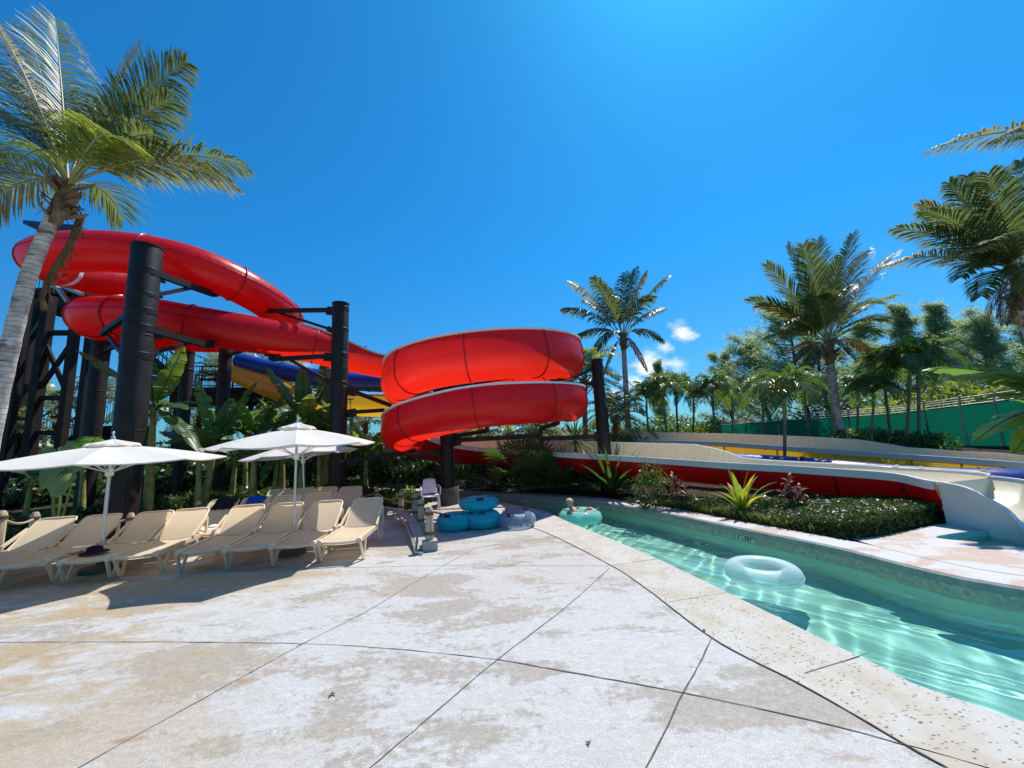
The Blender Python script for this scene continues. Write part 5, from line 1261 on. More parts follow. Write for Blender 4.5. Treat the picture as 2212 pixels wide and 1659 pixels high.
b = A(12.5, 6.1, 0); coconut('coconut_palm', 'palm standing outside the photo whose frond reaches in at the upper right', b, cr, .14, yt(tl, 6.4), lean=.6, ll=.60, fwd=.8, w=.028, nleaf=64, hang=.8, seed=23)
# -- small manila palms (three shapes, copied)
def make_manila(seed, n=14, L=1.3, th=2.2, r=.042):
    rng = random.Random(seed); t_ = thing('manila_palm', 'x', 'palm tree', (0, 0, 0), 0, 'small palms behind the slide lanes')
    c = A(.12*math.sin(seed), .1, th)
    m = MB(); tp = trunk_pts((0, 0, -.2), c-A(0, 0, .5), .3, 10); m.tube(tp, [r*(1.3-.3*smooth(i/3)) for i in range(10)], 10); local(m, 'trunk', MT['trunk_grey'], t_)
    m = MB(); m.tube([tp[-1]-A(0, 0, .04), tp[-1]+A(0, 0, .2), c-A(0, 0, .1), c+A(0, 0, .05)], [r*1.15, r*1.35, r*.9, r*.5], 10); local(m, 'crownshaft', MT['crownshaft'], t_)
    m = MB()
    for i in range(n):
        az = i*2.4+rng.uniform(-.2, .2); f = i/n; l = L*rng.uniform(.85, 1.1); el = lerp(.1, 1.2, f)
        T = c + A(math.cos(az)*math.cos(el), math.sin(az)*math.cos(el), 0)*l*.85 + A(0, 0, l*(math.sin(el)*.75-.45*math.cos(el)))
        frond(m, c, T, .62*l*(.6+.5*math.cos(el)), 36, .5, .028, .6, rng, .12, .012)
    local(m, 'crown', MT['adonidia'], t_); return t_
mp_ = [make_manila(s, *q) for s, q in ((31, ()), (32, (12, 1.45)), (33, (15, 1.2)), (34, (11, 1.35)), (35, (16, 1.3)))]
ML = [(1400, 862, 940, 20, 'small palm at the left end of the row behind the yellow lane'), (1440, 850, 940, 19.5, 'second small palm from the left in the row behind the yellow lane'), (1462, 846, 938, 22, 'taller small palm rising behind the second one of the row'), (1492, 862, 940, 20.5, 'small palm in the middle of the row, lit lime at its heart'), (1545, 850, 938, 19.5, 'small palm at the right end of the row, with arching fronds'), (1580, 862, 935, 22, 'small palm behind the right end of the row'),
      (1686, 862, 985, 13.0, 'small bright palm with green trunk standing between the slide lanes'), (1640, 850, 940, 17.5, 'small palm left of the bright one, before the green fence'), (1745, 845, 940, 16.5, 'small palm left of the lush coconut palm trunk'), (1880, 850, 965, 14.5, 'small palm with leaning trunk before the green fence'), (1958, 795, 968, 14.3, 'left one of two taller twin-like palms before the green fence'), (1985, 790, 968, 14.5, 'right one of two taller palms before the green fence'), (1925, 800, 960, 16.0, 'dense small palm behind the two taller ones'), (1850, 845, 950, 16.5, 'small palm just right of the lush coconut palm trunk')]
for i, (u, vc, vb, y, lab) in enumerate(ML):
    c = Y(u, vc, y); o = mp_[i % 5] if i < 5 else copy_tree(mp_[i % 5]); b = Y(u, vb, y); zb = min(b[2], .9) if y > 13 else .05
    zb = max(-.1, zb); s_ = (c[2]-zb)/2.2; place(o, (b[0], c[1], zb), i*1.7, (lerp(s_, .95, .35), lerp(s_, .95, .35), s_), lab); o.rotation_mode = 'ZYX'; o.rotation_euler = (0, math.atan2(c[0]-b[0], c[2]-zb), i*1.7)
# -- wispy casuarina trees
def casuarina(label, base, H, spread, seed, dirn=(0, 0)):
    rng = random.Random(seed); P = thing('casuarina_tree', label, 'tree', base, 0, 'wispy casuarina trees beyond the fence')
    base = np.asarray(base, float); m = MB(); tp = [base + A(dirn[0]*k/10*spread*.3+.12*math.sin(k), dirn[1]*k/10, H*k/10) for k in range(11)]
    m.tube(tp, [.20*(1-.088*k) for k in range(11)], 8); br = []
    for k in range(40):
        f = .18 + .80*(k+rng.random())/40; p = np.array([np.interp(f*10, range(11), [q[j] for q in tp]) for j in range(3)]); az = k*2.4+rng.uniform(-.5, .5); l = spread*(1.2-f*.95)*rng.uniform(.55, 1.1)
        e = p + A(math.cos(az)*l + dirn[0]*.5*l, math.sin(az)*l*.8, l*rng.uniform(.35, .95)); kx = lerp(p, e, .5)+A(0, 0, -.08*l)
        pts = [bez(p, kx, e, s/5) for s in range(6)]; m.tube(pts, [.045*(1-.17*s) for s in range(6)], 4, False); br.append(pts)
        for q in range(5):
            s = rng.uniform(.25, .98); p2 = bez(p, kx, e, s); e2 = p2 + nrm(A(rng.uniform(-1, 1), rng.uniform(-1, 1), rng.uniform(.1, 1.1)))*l*rng.uniform(.25, .45); pp = [p2, lerp(p2, e2, .5)+A(0, 0, .03), e2]; m.tube(pp, [.018, .012, .005], 3, False); br.append(pp)
    m.build('trunk', MT['bark'], P); m = MB()
    for pts in br:
        c = np.array(pts); nseg = len(pts)
        for k in range(60 if nseg > 3 else 48):
            s = rng.uniform(.2, 1.03); p = np.array([np.interp(s*(nseg-1), range(nseg), c[:, j]) for j in range(3)]) + A(rng.gauss(0, .16), rng.gauss(0, .16), rng.gauss(0, .14))
            d = nrm(A(rng.uniform(-1, 1)+.2, rng.uniform(-1, 1), rng.uniform(-.6, .9))); l = rng.uniform(.18, .5); sd = nrm(cross(d, A(rng.uniform(-1, 1), .5, .7)))*rng.uniform(.014, .024)
            q = p + d*l*.55; e = q + nrm(d - Z*.6)*l*.45
            m.add([p-sd*.6, p+sd*.6, q+sd, q-sd, e], [(0, 1, 2, 3), (3, 2, 4)])
    m.build('crown', MT['needle'], P); return P
for (u, v, y, L, sd_, lab) in ((330, 880, 21, 2.3, 91, 'distant palm low between the thickest column and the walkway'), (30, 930, 17, 2.0, 92, 'palm low at the tower foot left of the umbrella top'), (430, 900, 22, 2.3, 93, 'distant palm under the raised walkway'), (620, 905, 19, 2.0, 94, 'distant palm behind the bananas under the yellow flume'), (790, 915, 19, 2.0, 95, 'palm between the tall black column and the lower coil')):
    c = Y(u, v, y); b = Y(u, 960, y); coconut('coconut_palm', lab, (b[0], b[1], .1), c, .11, radial_tips(c, 16, L, sd_, ['palm', 'palm_dry', 'palm']), lean=.3, ll=.6, w=.05, nleaf=30, hang=.6, seed=sd_, mat='trunk_grey', rscale=.9)
for (u, v, y, sp, sd_, lab, dn) in ((1690, 665, 26, 4.2, 41, 'wispy casuarina tree spreading left behind the lush palm', (-.6, 0)), (1618, 740, 29, 3.4, 46, 'low wispy casuarina reaching left over the small palms', (-1.0, 0)), (1935, 668, 27, 2.6, 42, 'wispy casuarina tree right of the lush palm', (.2, 0)), (2010, 660, 29, 2.4, 43, 'wispy casuarina tree between the lush palm and the dark palm', (.1, 0)), (2110, 690, 26, 3, 44, 'wispy casuarina tree behind the dark palm at the right', (0, 0)), (2200, 650, 30, 3, 45, 'tall wispy casuarina behind the trunk of the dark right palm', (0, 0)), (1418, 780, 48, 1.6, 47, 'thin distant conifer beside the small cloud', (0, 0)), (1860, 700, 32, 3, 48, 'wispy casuarina directly behind the lush palm', (0, 0)), (1745, 650, 28, 3.6, 49, 'dense wispy casuarina left behind the lush palm crown', (-.2, 0)), (2060, 700, 33, 3.2, 50, 'pale casuarina in the gap left of the dark palm', (0, 0)), (1560, 770, 34, 3, 58, 'low casuarina tip above the right end of the small palm row', (-.4, 0))):
    t_ = Y(u, v, y); casuarina(lab, (t_[0]-dn[0]*sp*.3, y, .2), t_[2]-.2, sp, sd_, dn)
# -- shrubs: leaf clusters on twigs
def leafblob(m, c, rx, ry, rz, n, ls, rng, shell=.55, up=.3, lw=.42):
    c = np.asarray(c, float)
    for k in range(n):
        while True:
            q = A(rng.uniform(-1, 1), rng.uniform(-1, 1), rng.uniform(-1, 1)); d2 = q @ q
            if d2 <= 1 and d2 > shell*rng.random(): break
        p = c + q*A(rx, ry, rz); nrm_ = nrm(q*A(1, 1, .8) + A(rng.gauss(0, .5), rng.gauss(0, .5), rng.gauss(0, .5)+up)); d = nrm(cross(nrm_, A(rng.uniform(-1, 1), rng.uniform(-1, 1), rng.uniform(-.3, .3))))
        s_ = nrm(cross(nrm_, d)); l = ls*rng.uniform(.6, 1.3); w_ = l*lw
        m.add([p-d*l*.5, p+s_*w_*.5, p+d*l*.5-nrm_*l*.12, p-s_*w_*.5], [(0, 1, 2, 3)])
def shrub(label, c, rx, ry, rz, n, ls, mat, seed, group=None, name='shrub', lumps=7, lw=.42):
    rng = random.Random(seed); P = thing(name, label, 'shrub', (c[0], c[1], c[2]), 0, group); m = MB(); c = np.asarray(c, float)
    m2 = MB()
    for k in range(lumps):
        a0 = k*2.4 + rng.uniform(-.3, .3); f = 0 if k == 0 else rng.uniform(.35, .8); q = c + A(math.cos(a0)*rx*f, math.sin(a0)*ry*f, rz*rng.uniform(.75, 1.35)*(1-.35*f)); s_ = rng.uniform(.38, .6)
        leafblob(m, q, rx*s_, ry*s_, rz*s_*1.1, n//lumps, ls, rng, lw=lw); m2.tube([c + A(rng.uniform(-.1, .1), rng.uniform(-.1, .1), -.05), lerp(c, q, .6), q], [.025, .018, .008], 5, False)
    m2.build('stems', MT['bark'], P); m.build('leaves', MT[mat], P); return P
# left bed: knee-high glossy shrubs along the rope fence, and taller dark growth behind
rng = random.Random(77)
SL = [(-40, 1080, 9.4), (40, 1085, 9.0), (105, 1080, 9.6), (175, 1075, 10.0), (245, 1062, 10.4), (330, 1052, 11.2), (395, 1050, 12.2), (455, 1046, 12.7), (520, 1044, 13.1), (580, 1040, 13.4), (640, 1038, 13.4), (700, 1036, 13.4), (765, 1030, 13.2), (876, 1058, 11.8), (835, 1030, 13.0)]
GL = 'knee-high glossy shrubs along the rope fence'
for i, (u, v, y) in enumerate(SL):
    p = Y(u, v, y); h = max(.42, min(1.0, p[2]*.75)); nm = {12: 'sunlit glossy shrub between the tall black column and the fence', 13: 'bright leafy shrub beside the white chair', 14: 'bushy glossy shrub below the left end of the lower coil', 4: 'silver-leaved low shrub at the foot of the thickest column'}.get(i, 'knee-high glossy dark shrub behind the rope fence on the left')
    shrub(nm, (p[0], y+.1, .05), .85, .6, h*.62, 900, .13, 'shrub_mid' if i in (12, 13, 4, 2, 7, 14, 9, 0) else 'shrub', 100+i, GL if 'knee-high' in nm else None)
GB = 'dark background shrubs of the left bed'
for i, (u, v, y, rx, rz) in enumerate([(-60, 990, 15, 1.6, 1.2), (60, 1000, 14.5, 1.4, .9), (180, 990, 15.5, 1.5, 1.0), (330, 985, 15.2, 1.5, 1.0), (430, 960, 15.6, 1.6, 1.3), (540, 955, 16, 1.6, 1.4), (640, 940, 16.2, 1.6, 1.5), (730, 935, 16.2, 1.6, 1.5), (800, 940, 16.0, 1.5, 1.5), (860, 985, 15.2, 1.5, 1.0), (20, 940, 22, 2.5, 1.8), (250, 930, 23, 2.5, 1.8), (400, 930, 23, 2.5, 1.8), (560, 925, 23, 2.5, 1.9), (700, 915, 23, 2.5, 2.0), (-140, 940, 20, 2.5, 1.8)]):
    p = Y(u, v, y); shrub('dark leafy shrub in the shade behind the banana plants' if y < 18 else 'dark leafy shrub far behind the tower and walkway', (p[0], y, .2), rx, 1.0, rz*.8, 1500, .24, 'shrub', 140+i, GB)
# centre bed behind the river
GC = 'dark shrubs in the shaded centre bed'
for i, (u, v, y, rx, rz) in enumerate([(930, 1020, 15.8, 1.2, .8), (1010, 1035, 16.4, 1.4, .75), (1085, 1035, 16.2, 1.3, .75), (1060, 1048, 15.0, 1.0, .5), (1160, 1045, 14.6, 1.3, .65), (1230, 1050, 14.2, 1.2, .55), (1330, 1045, 13.8, 1.1, .5), (1000, 945, 22, 2.4, 1.6), (1110, 940, 22, 2.4, 1.6), (1200, 930, 23, 2.4, 1.6), (1290, 920, 25, 2.4, 1.6), (900, 940, 21, 2.2, 1.5)]):
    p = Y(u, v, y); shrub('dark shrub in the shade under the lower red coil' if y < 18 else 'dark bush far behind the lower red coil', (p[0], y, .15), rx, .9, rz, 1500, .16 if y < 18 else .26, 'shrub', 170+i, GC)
shrub('loose light green shrub left of the reddish plant in the centre bed', Y(1412, 1062, 10.6)*A(1, 1, 0)+A(0, 0, .1), .5, .45, .62, 900, .09, 'shrub_mid', 191)
for i, (u, v, y) in enumerate([(1395, 1075, 10.2), (1480, 1078, 9.9), (1530, 1082, 9.5), (1640, 1085, 9.1), (1690, 1088, 8.9), (1760, 1085, 8.9), (1830, 1085, 8.9)]):
    shrub('low dark ground shrub in front of the red run-out hull', Y(u, v, y)*A(1, 1, 0)+A(0, 0, .06), .5, .35, .20, 420, .08, 'shrub', 200+i, 'low dark shrubs in front of the red hull')
# right: bushes before and behind the fence
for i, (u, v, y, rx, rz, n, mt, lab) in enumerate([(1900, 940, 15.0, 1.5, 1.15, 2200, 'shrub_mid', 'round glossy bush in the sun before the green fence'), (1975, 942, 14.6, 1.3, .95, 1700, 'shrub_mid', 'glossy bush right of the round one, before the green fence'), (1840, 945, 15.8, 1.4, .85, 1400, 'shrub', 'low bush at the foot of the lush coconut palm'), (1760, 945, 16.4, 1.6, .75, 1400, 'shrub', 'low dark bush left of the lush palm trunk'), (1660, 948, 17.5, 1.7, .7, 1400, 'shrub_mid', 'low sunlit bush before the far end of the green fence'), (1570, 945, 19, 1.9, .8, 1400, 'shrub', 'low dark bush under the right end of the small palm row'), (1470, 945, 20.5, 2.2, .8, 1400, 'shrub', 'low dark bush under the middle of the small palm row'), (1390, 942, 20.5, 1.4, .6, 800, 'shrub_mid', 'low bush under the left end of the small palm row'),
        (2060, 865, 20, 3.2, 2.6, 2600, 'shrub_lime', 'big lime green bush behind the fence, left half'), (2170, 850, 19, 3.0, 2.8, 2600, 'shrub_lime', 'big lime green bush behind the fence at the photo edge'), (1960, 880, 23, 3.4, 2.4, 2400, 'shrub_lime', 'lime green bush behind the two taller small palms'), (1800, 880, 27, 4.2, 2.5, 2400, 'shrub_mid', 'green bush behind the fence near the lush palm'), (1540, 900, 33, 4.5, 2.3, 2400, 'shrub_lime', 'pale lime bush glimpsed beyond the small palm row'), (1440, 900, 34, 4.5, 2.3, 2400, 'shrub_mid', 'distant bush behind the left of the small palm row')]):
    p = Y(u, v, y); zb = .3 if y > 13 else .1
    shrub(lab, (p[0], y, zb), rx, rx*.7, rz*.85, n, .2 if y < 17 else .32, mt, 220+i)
# ground litter
def scatter_quads(name, pts, ls, mat, seed, kind='stuff', lw=.4, lift=.02, up=1.2, label=None, cat=None):
    rng = random.Random(seed); m = MB()
    for p in pts:
        n_ = nrm(A(rng.gauss(0, .35), rng.gauss(0, .35), up)); d = nrm(cross(n_, A(rng.uniform(-1, 1), rng.uniform(-1, 1), .1))); s_ = cross(n_, d); l = ls*rng.uniform(.5, 1.3); q = np.asarray(p)+A(0, 0, lift)
        m.add([q-d*l*.5, q+s_*l*lw*.5, q+d*l*.5, q-s_*l*lw*.5], [(0, 1, 2, 3)])
    o = m.build(name, MT[mat], smooth=False); return tag(o, label, cat, kind=kind)
rng = random.Random(5)
pts = []
for k in range(4200):
    i = rng.randrange(30, 112); s_ = rng.uniform(.56, 4.5); t_ = fe[i]; q = offset(fe, -s_)[i] if False else None
    tt = nrm(fe[i+1]-fe[i-1]); nn = A(tt[1], -tt[0], 0); q = t_ + nn*s_ + tt*rng.uniform(-.1, .1)
    if q[0] > 5.6 and q[1] < 8.4: continue
    pts.append(q+A(0, 0, .02))
scatter_quads('leaf_litter', pts, .09, 'leaf_litter', 6)
pts = [A(rng.uniform(-14, -3.5), rng.uniform(9.9, 16), .16) for k in range(2500)]; pts = [p for p in pts if p[1] > bed_front(p[0])+.1 and not inside(p[0], p[1])]
scatter_quads('leaf_litter', pts, .10, 'leaf_litter', 7)
# -- clipped hedge beside the splash apron
def blades(m, p, n, h, w_, rng, lean=.35, cl=.0):
    for k in range(n):
        a0 = rng.uniform(0, 2*PI); d = nrm(A(math.cos(a0)*lean, math.sin(a0)*lean, 1)); sd = A(-math.sin(a0), math.cos(a0), 0)*w_*.5; l = h*rng.uniform(.6, 1.2); q = p + A(rng.uniform(-.04, .04), rng.uniform(-.04, .04), 0); e = q + d*l + A(math.cos(a0), math.sin(a0), -.4)*l*.25
        m.add([q-sd, q+sd, q+d*l*.6+sd*.8, q+d*l*.6-sd*.8, e], [(0, 1, 2, 3), (3, 2, 4)])
hp_ = [G(1700, 1140), G(1770, 1152), G(1835, 1163), G(1868, 1162), G(1915, 1154), G(1975, 1140), G(2028, 1126), G(2018, 1114), G(1950, 1110), G(1870, 1112), G(1790, 1115), G(1730, 1122)]
hp_ = catmull([p*A(1, 1, 0) for p in hp_], 4, True); hc = np.mean(hp_, axis=0)
hd = thing('clipped_hedge', 'dense dark clipped hedge rounding the corner beside the white chute', 'hedge', tuple(hc))
def hh(p): return interp([-1.2, .3, 1.2, 1.9, 2.6], [.10, .17, .27, .33, .36], p[0]-.6*p[1])
hp_core = hp_
hp_ = [p*A(1, 1, 0) for p in (G(1522, 1101), G(1600, 1119), G(1690, 1139), G(1770, 1153.5), G(1832, 1164), G(1868, 1162), G(1915, 1154), G(1975, 1140), G(2030, 1126), G(2018, 1113), G(1950, 1108), G(1870, 1107), G(1790, 1106), G(1710, 1106), G(1630, 1101), G(1560, 1093))]
hp_ = catmull(hp_, 5, True)
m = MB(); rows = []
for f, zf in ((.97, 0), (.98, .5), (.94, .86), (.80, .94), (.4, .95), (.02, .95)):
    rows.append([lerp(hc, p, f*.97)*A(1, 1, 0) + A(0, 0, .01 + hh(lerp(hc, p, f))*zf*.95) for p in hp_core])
m.grid(rows, True); m.build('inner_core', simple('hedge core', (.02, .024, .012), .9, .1, .4, 20, .5), hd)  # solid dark core added under the leaves so gaps don't show through
m = MB(); rng = random.Random(8); P2 = [(p[0], p[1]) for p in hp_]
xs_ = [p[0] for p in hp_]; ys__ = [p[1] for p in hp_]; cnt = 0
while cnt < 14000:
    q = A(rng.uniform(min(xs_)-.02, max(xs_)+.02), rng.uniform(min(ys__), max(ys__)), 0)
    if not inside(q[0], q[1], P2): continue
    z_ = hh(q)*(1.0+.05*math.sin(q[0]*9)*math.sin(q[1]*11)); e = min(np.linalg.norm(np.array(hp_)[:, :2]-q[:2], axis=1)); z_ -= .10*max(0, 1-e/.14)**2
    leafblob(m, q+A(0, 0, z_+rng.uniform(-.03, .03)), .02, .02, .02, 1, rng.uniform(.035, .085), rng, 0, .9, rng.uniform(.35, .6)); cnt += 1
for k in range(9000):
    i = rng.randrange(len(hp_)); p = lerp(hp_[i], hp_[(i+1) % len(hp_)], rng.random()); o_ = nrm(A(*(left_of(hp_ + hp_[:1], i)))*-1); z_ = rng.uniform(.0, .97)*hh(p)
    leafblob(m, p*A(1, 1, 0)+o_*rng.uniform(-.03, .03)+A(0, 0, z_), .02, .02, .02, 1, .06, rng, 0, .2, .5)
m.build('leaves', MT['hedge'], hd)
m = MB(); rng = random.Random(12); ek = [i for i in range(len(fe)) if 5.9 < fe[i][1] < 10.4 and fe[i][0] > 1]
for k in range(3600):
    i = rng.choice(ek); tt = nrm(fe[i+1]-fe[i-1]); nn = A(tt[1], -tt[0], 0); s_ = .58 + .75*rng.random()**1.3; q = fe[i] + nn*s_ + tt*rng.uniform(-.15, .15)
    if inside(q[0], q[1], P2) or q[0] > 5.3: continue
    dens = smooth((q[0]-2.4)/1.2); 
    if rng.random() > .25+.75*dens: continue
    blades(m, q+A(0, 0, .01), 3, .10+.12*smooth((q[0]-3.2)/1.6), .022, rng, .5)
tag(m.build('ground_cover', MT['edging']), 'sparse yellow green grass edging along the far coping', 'ground cover', kind='stuff')
# -- strap-leaved and fan-leaved plants
def strap(m, b, d, l, w_, droop, rng, seg=6, fold=.25):
    d = nrm(d); hz = nrm(d*A(1, 1, 0)) if abs(d[2]) < .999 else A(1, 0, 0); sd = A(-hz[1], hz[0], 0); p = np.asarray(b, float); rows = []
    for k in range(seg+1):
        f = k/seg; ww = w_*.5*(math.sin(PI*(.18+.80*f))**.8 if f < 1 else .03); up = nrm(cross(d, sd)); up = -up if up[2] < 0 else up
        rows.append([p - sd*ww + up*ww*fold, p, p + sd*ww + up*ww*fold]); p = p + d*(l/seg); d = nrm(d - Z*droop/seg*(.4+1.2*f) + hz*.02)
    m.grid(rows)
def strap_plant(name, label, c, n, l, w_, seed, mat, droop=.9, e0=.5, e1=1.45, group=None, stem=0, parts=False, mats=None):
    rng = random.Random(seed); P = thing(name, label, 'plant', c, 0, group); c = np.asarray(c, float); top = c+A(0, 0, stem)
    if stem: m = MB(); m.tube([c-A(0, 0, .05), lerp(c, top, .5)+A(.03, .02, 0), top], [.06, .05, .04], 8); m.build('stem', MT['bark'], P)
    M_ = MB()
    for k in range(n):
        f = (k+.5)/n; az = k*2.4+rng.uniform(-.3, .3); el = lerp(e0, e1, f); d = A(math.cos(az)*math.cos(el), math.sin(az)*math.cos(el), math.sin(el)); m = MB() if parts else M_
        strap(m, top+d*.02, d, l*rng.uniform(.75, 1.1), w_, droop*rng.uniform(.6, 1.3), rng)
        if parts: m.build('leaf', MT[mats[k % len(mats)] if mats else mat], P)
    if not parts: M_.build('leaves', MT[mat], P)
    return P
strap_plant('crinum_lily', 'yellow tipped strap-leaved lily standing out against the red hull', tuple(Y(1600, 1078, 8.9)*A(1, 1, 0)+A(0, 0, .08)), 15, .92, .13, 51, 'crinum', 1.0, .75, 1.5, parts=True, mats=['crinum', 'crinum', 'crinum_tip', 'crinum'])
strap_plant('sword_plant', 'large dark sword-leaved plant spreading below the slanting column', tuple(Y(1322, 1048, 12.3)*A(1, 1, 0)+A(0, 0, .2)), 30, 1.6, .12, 52, 'sword', .45, .25, 1.4)
strap_plant('sword_plant', 'dark spiky yucca with an old trunk left of the slanting column', tuple(Y(1246, 1010, 14.0)*A(1, 1, 0)+A(0, 0, .0)), 40, .95, .07, 53, 'sword', .5, -.5, 1.4, stem=1.75)
def cordyline(label, c, seed, hs, n=9, l=.34):
    rng = random.Random(seed); P = thing('cordyline', label, 'plant', c, 0); c = np.asarray(c, float)
    for (dx_, dy_, h) in hs:
        m = MB(); top = c + A(dx_, dy_, h); m.tube([c, lerp(c, top, .5)+A(.02, 0, 0), top], [.016, .014, .01], 6); stm = m.build('stem', MT['bark'], P); m = MB()
        for k in range(n):
            f = k/n; az = k*2.4+rng.random(); el = lerp(-.2, 1.2, f); strap(m, top-A(0, 0, .25*h*(1-f)), A(math.cos(az)*math.cos(el), math.sin(az)*math.cos(el), math.sin(el)), l*rng.uniform(.7, 1.1), .075, 1.3, rng, 5)
        m.build('leaves', MT['cordyline'], P)
    return P
cordyline('reddish cordyline with pale pink leaves left of the yellow lily', tuple(Y(1462, 1078, 10.0)*A(1, 1, 0)+A(0, 0, .05)), 61, [(0, 0, .55), (-.16, .1, .42), (.17, -.05, .40), (.05, .15, .68)], 12)
cordyline('thin dark red cordyline beside the plant pot before the red hull', tuple(Y(1712, 1088, 8.6)*A(1, 1, 0)+A(0, 0, .05)), 62, [(0, 0, .72), (-.1, .05, .45), (.22, .05, .5), (.1, -.04, .35)], 9, .26)
pp = Y(1772, 1092, 8.5); pt = thing('plant_pot', 'small dark plant pot with a grey rim behind the hedge', 'plant pot', (pp[0], pp[1], .03))
m = MB(); m.lathe([(.10, .03), (.125, .27), (.14, .275), (.145, .31), (.125, .31), (.115, .26)], (pp[0], pp[1], 0), 22, caps=False); m.build('pot', MT['pot'], pt, sharp=35)
m = MB(); m.lathe([(.146, .285), (.15, .30), (.146, .315), (.13, .315)], (pp[0], pp[1], 0), 22, caps=False); m.build('pot_rim', MT['concrete_grey'], pt)
# fan palms
def fan_leaf(m, b, d, R, rng, n=17):
    d = nrm(d); b = np.asarray(b, float); sd = nrm(cross(d, Z)) if abs(d[2]) < .98 else A(1, 0, 0); up = nrm(cross(sd, d))
    for k in range(n):
        a0 = lerp(-2.0, 2.0, k/(n-1)); e = d*math.cos(a0) + sd*math.sin(a0); e = nrm(e + up*.18*math.cos(a0*1.3) + A(0, 0, rng.uniform(-.05, .05))); l = R*(1-.18*(a0/2)**2)*rng.uniform(.9, 1.06); w_ = cross(e, up); w_ = nrm(w_)*l*.055
        q = b+e*l*.62; t_ = b+e*l - Z*l*.10
        m.add([b, q-w_, t_, q+w_], [(0, 1, 2, 3)])
def fan_palm(label, c, seed, n, R, H, group=None, mat='sword'):
    rng = random.Random(seed); P = thing('fan_palm', label, 'plant', c, 0, group); c = np.asarray(c, float); m = MB(); ms = MB()
    for k in range(n):
        f = (k+.5)/n; az = k*2.4+rng.uniform(-.3, .3); el = lerp(.1, 1.35, f); d = A(math.cos(az)*math.cos(el), math.sin(az)*math.cos(el), math.sin(el)); l = H*rng.uniform(.7, 1.05); e = c + d*l*A(.9, .9, 1); ms.tube([c, lerp(c, e, .5)+A(0, 0, .05), e], [.014, .011, .008], 4, False); fan_leaf(m, e, nrm(d + A(0, 0, -.35*(1-f))), R*rng.uniform(.85, 1.1), rng)
    ms.build('stalks', MT['sword'], P); m.build('leaves', MT[mat], P); return P
fan_palm('broad dark fan palm right of the pedestal, below the cream flume side', tuple(Y(1130, 1055, 13.8)*A(1, 1, 0)+A(0, 0, .1)), 71, 22, .78, 1.6)
fan_palm('low fan palm left of the spiky yucca, with one sunlit leaf', tuple(Y(1216, 1056, 13.6)*A(1, 1, 0)+A(0, 0, .1)), 72, 16, .66, 1.15)
fan_palm('dark low fan palm between the two fan palms of the centre bed', tuple(Y(1175, 1058, 14.2)*A(1, 1, 0)+A(0, 0, .1)), 73, 16, .7, 1.25)
fan_palm('fan palm behind the slanting column, shaded', tuple(Y(1335, 985, 17.5)*A(1, 1, 0)+A(0, 0, .2)), 74, 16, .75, 1.7)
fan_palm('fan palm at the tower foot, behind the left palm trunk', tuple(Y(190, 985, 16.5)*A(1, 1, 0)+A(0, 0, .2)), 75, 16, .75, 1.9)
# -- banana plants
def banana_leaf(m, b, t, arch, W, rng, tears=5, fold=.22):
    b, t = np.asarray(b, float), np.asarray(t, float); K = (b+t)/2 + A(0, 0, arch); N = 20
    def fr_(s): p = bez(b, K, t, s); tg_ = nrm((K-b)*(1-s)+(t-K)*s); sd = cross(tg_, Z); sd = nrm(sd) if sd @ sd > 1e-4 else A(1, 0, 0); up = nrm(cross(sd, tg_)); return p, sd, (up if up[2] > 0 else -up)
    pts = [bez(b, K, t, k/12) for k in range(13)]; m.tube(pts, [lerp(.028, .006, k/12) for k in range(13)], 6, False)
    def wd(s): return W*max(0, math.sin(PI*min(1, max(0, (s-.14)/.86))**.75))**.6 if s > .14 else 0
    for sg in (-1, 1):
        cuts = sorted([0.14, 1.0] + [rng.uniform(.22, .95) for _ in range(tears)])
        for s0, s1 in zip(cuts[:-1], cuts[1:]):
            if s1-s0 < .012: continue
            n = max(2, int((s1-s0)*N)+1); dr_ = rng.uniform(-.05, .28); sk = rng.uniform(-.05, .05); rows = []
            for k in range(n+1):
                s = lerp(s0+.004, s1-.004, k/n); p, sd, up = fr_(s); w_ = wd(s); row = []
                for j, q in enumerate((0, .35, .7, 1)): row.append(p + sd*sg*w_*q + up*(fold*w_*q - (fold+dr_)*w_*q*q + .02*math.sin(s*34+q*2)*q) + (t-b)*sk*q*.15)
                rows.append(row)
            m.grid(rows, flip=sg > 0)
def banana(label, base, crown, leaves, seed, r=.10, W=.26, group=None):
    rng = random.Random(seed); P = thing('banana_plant', label, 'banana plant', base, 0, group); base, crown = np.asarray(base, float), np.asarray(crown, float)
    m = MB(); tp = trunk_pts(base-A(0, 0, .1), crown, .3, 10); m.tube(tp, [r*lerp(1.25, .55, i/9) for i in range(10)], 12); m.build('stem', MT['banana_stem'], P)
    for (T, ar, mt, ws) in leaves:
        m = MB(); banana_leaf(m, crown+A(rng.uniform(-.03, .03), rng.uniform(-.03, .03), -.05), T, ar, W*ws, rng, rng.choice([2, 4, 6, 9])); m.build('leaf', MT[mt], P)
    return P
def bl(lst, y): return [(Y(u, v, y+dy), ar, mt, ws) for u, v, dy, ar, mt, ws in lst]
banana('tall banana plant with one long leaf reaching left across the thickest column', Y(322, 1075, 10.8)*A(1, 1, 0)+A(0, 0, .1), Y(332, 880, 10.8),
       bl([(166, 757, -.5, .35, 'banana', 1.1), (397, 748, -.2, .0, 'banana_lime', .95), (322, 770, .2, .05, 'banana', 1.0), (405, 885, -.3, .35, 'banana', 1.0), (470, 880, .6, .4, 'banana', .9), (250, 930, -.6, .5, 'banana', .9), (440, 990, -.6, .55, 'banana', .8)], 10.8), 81, .11, .31)
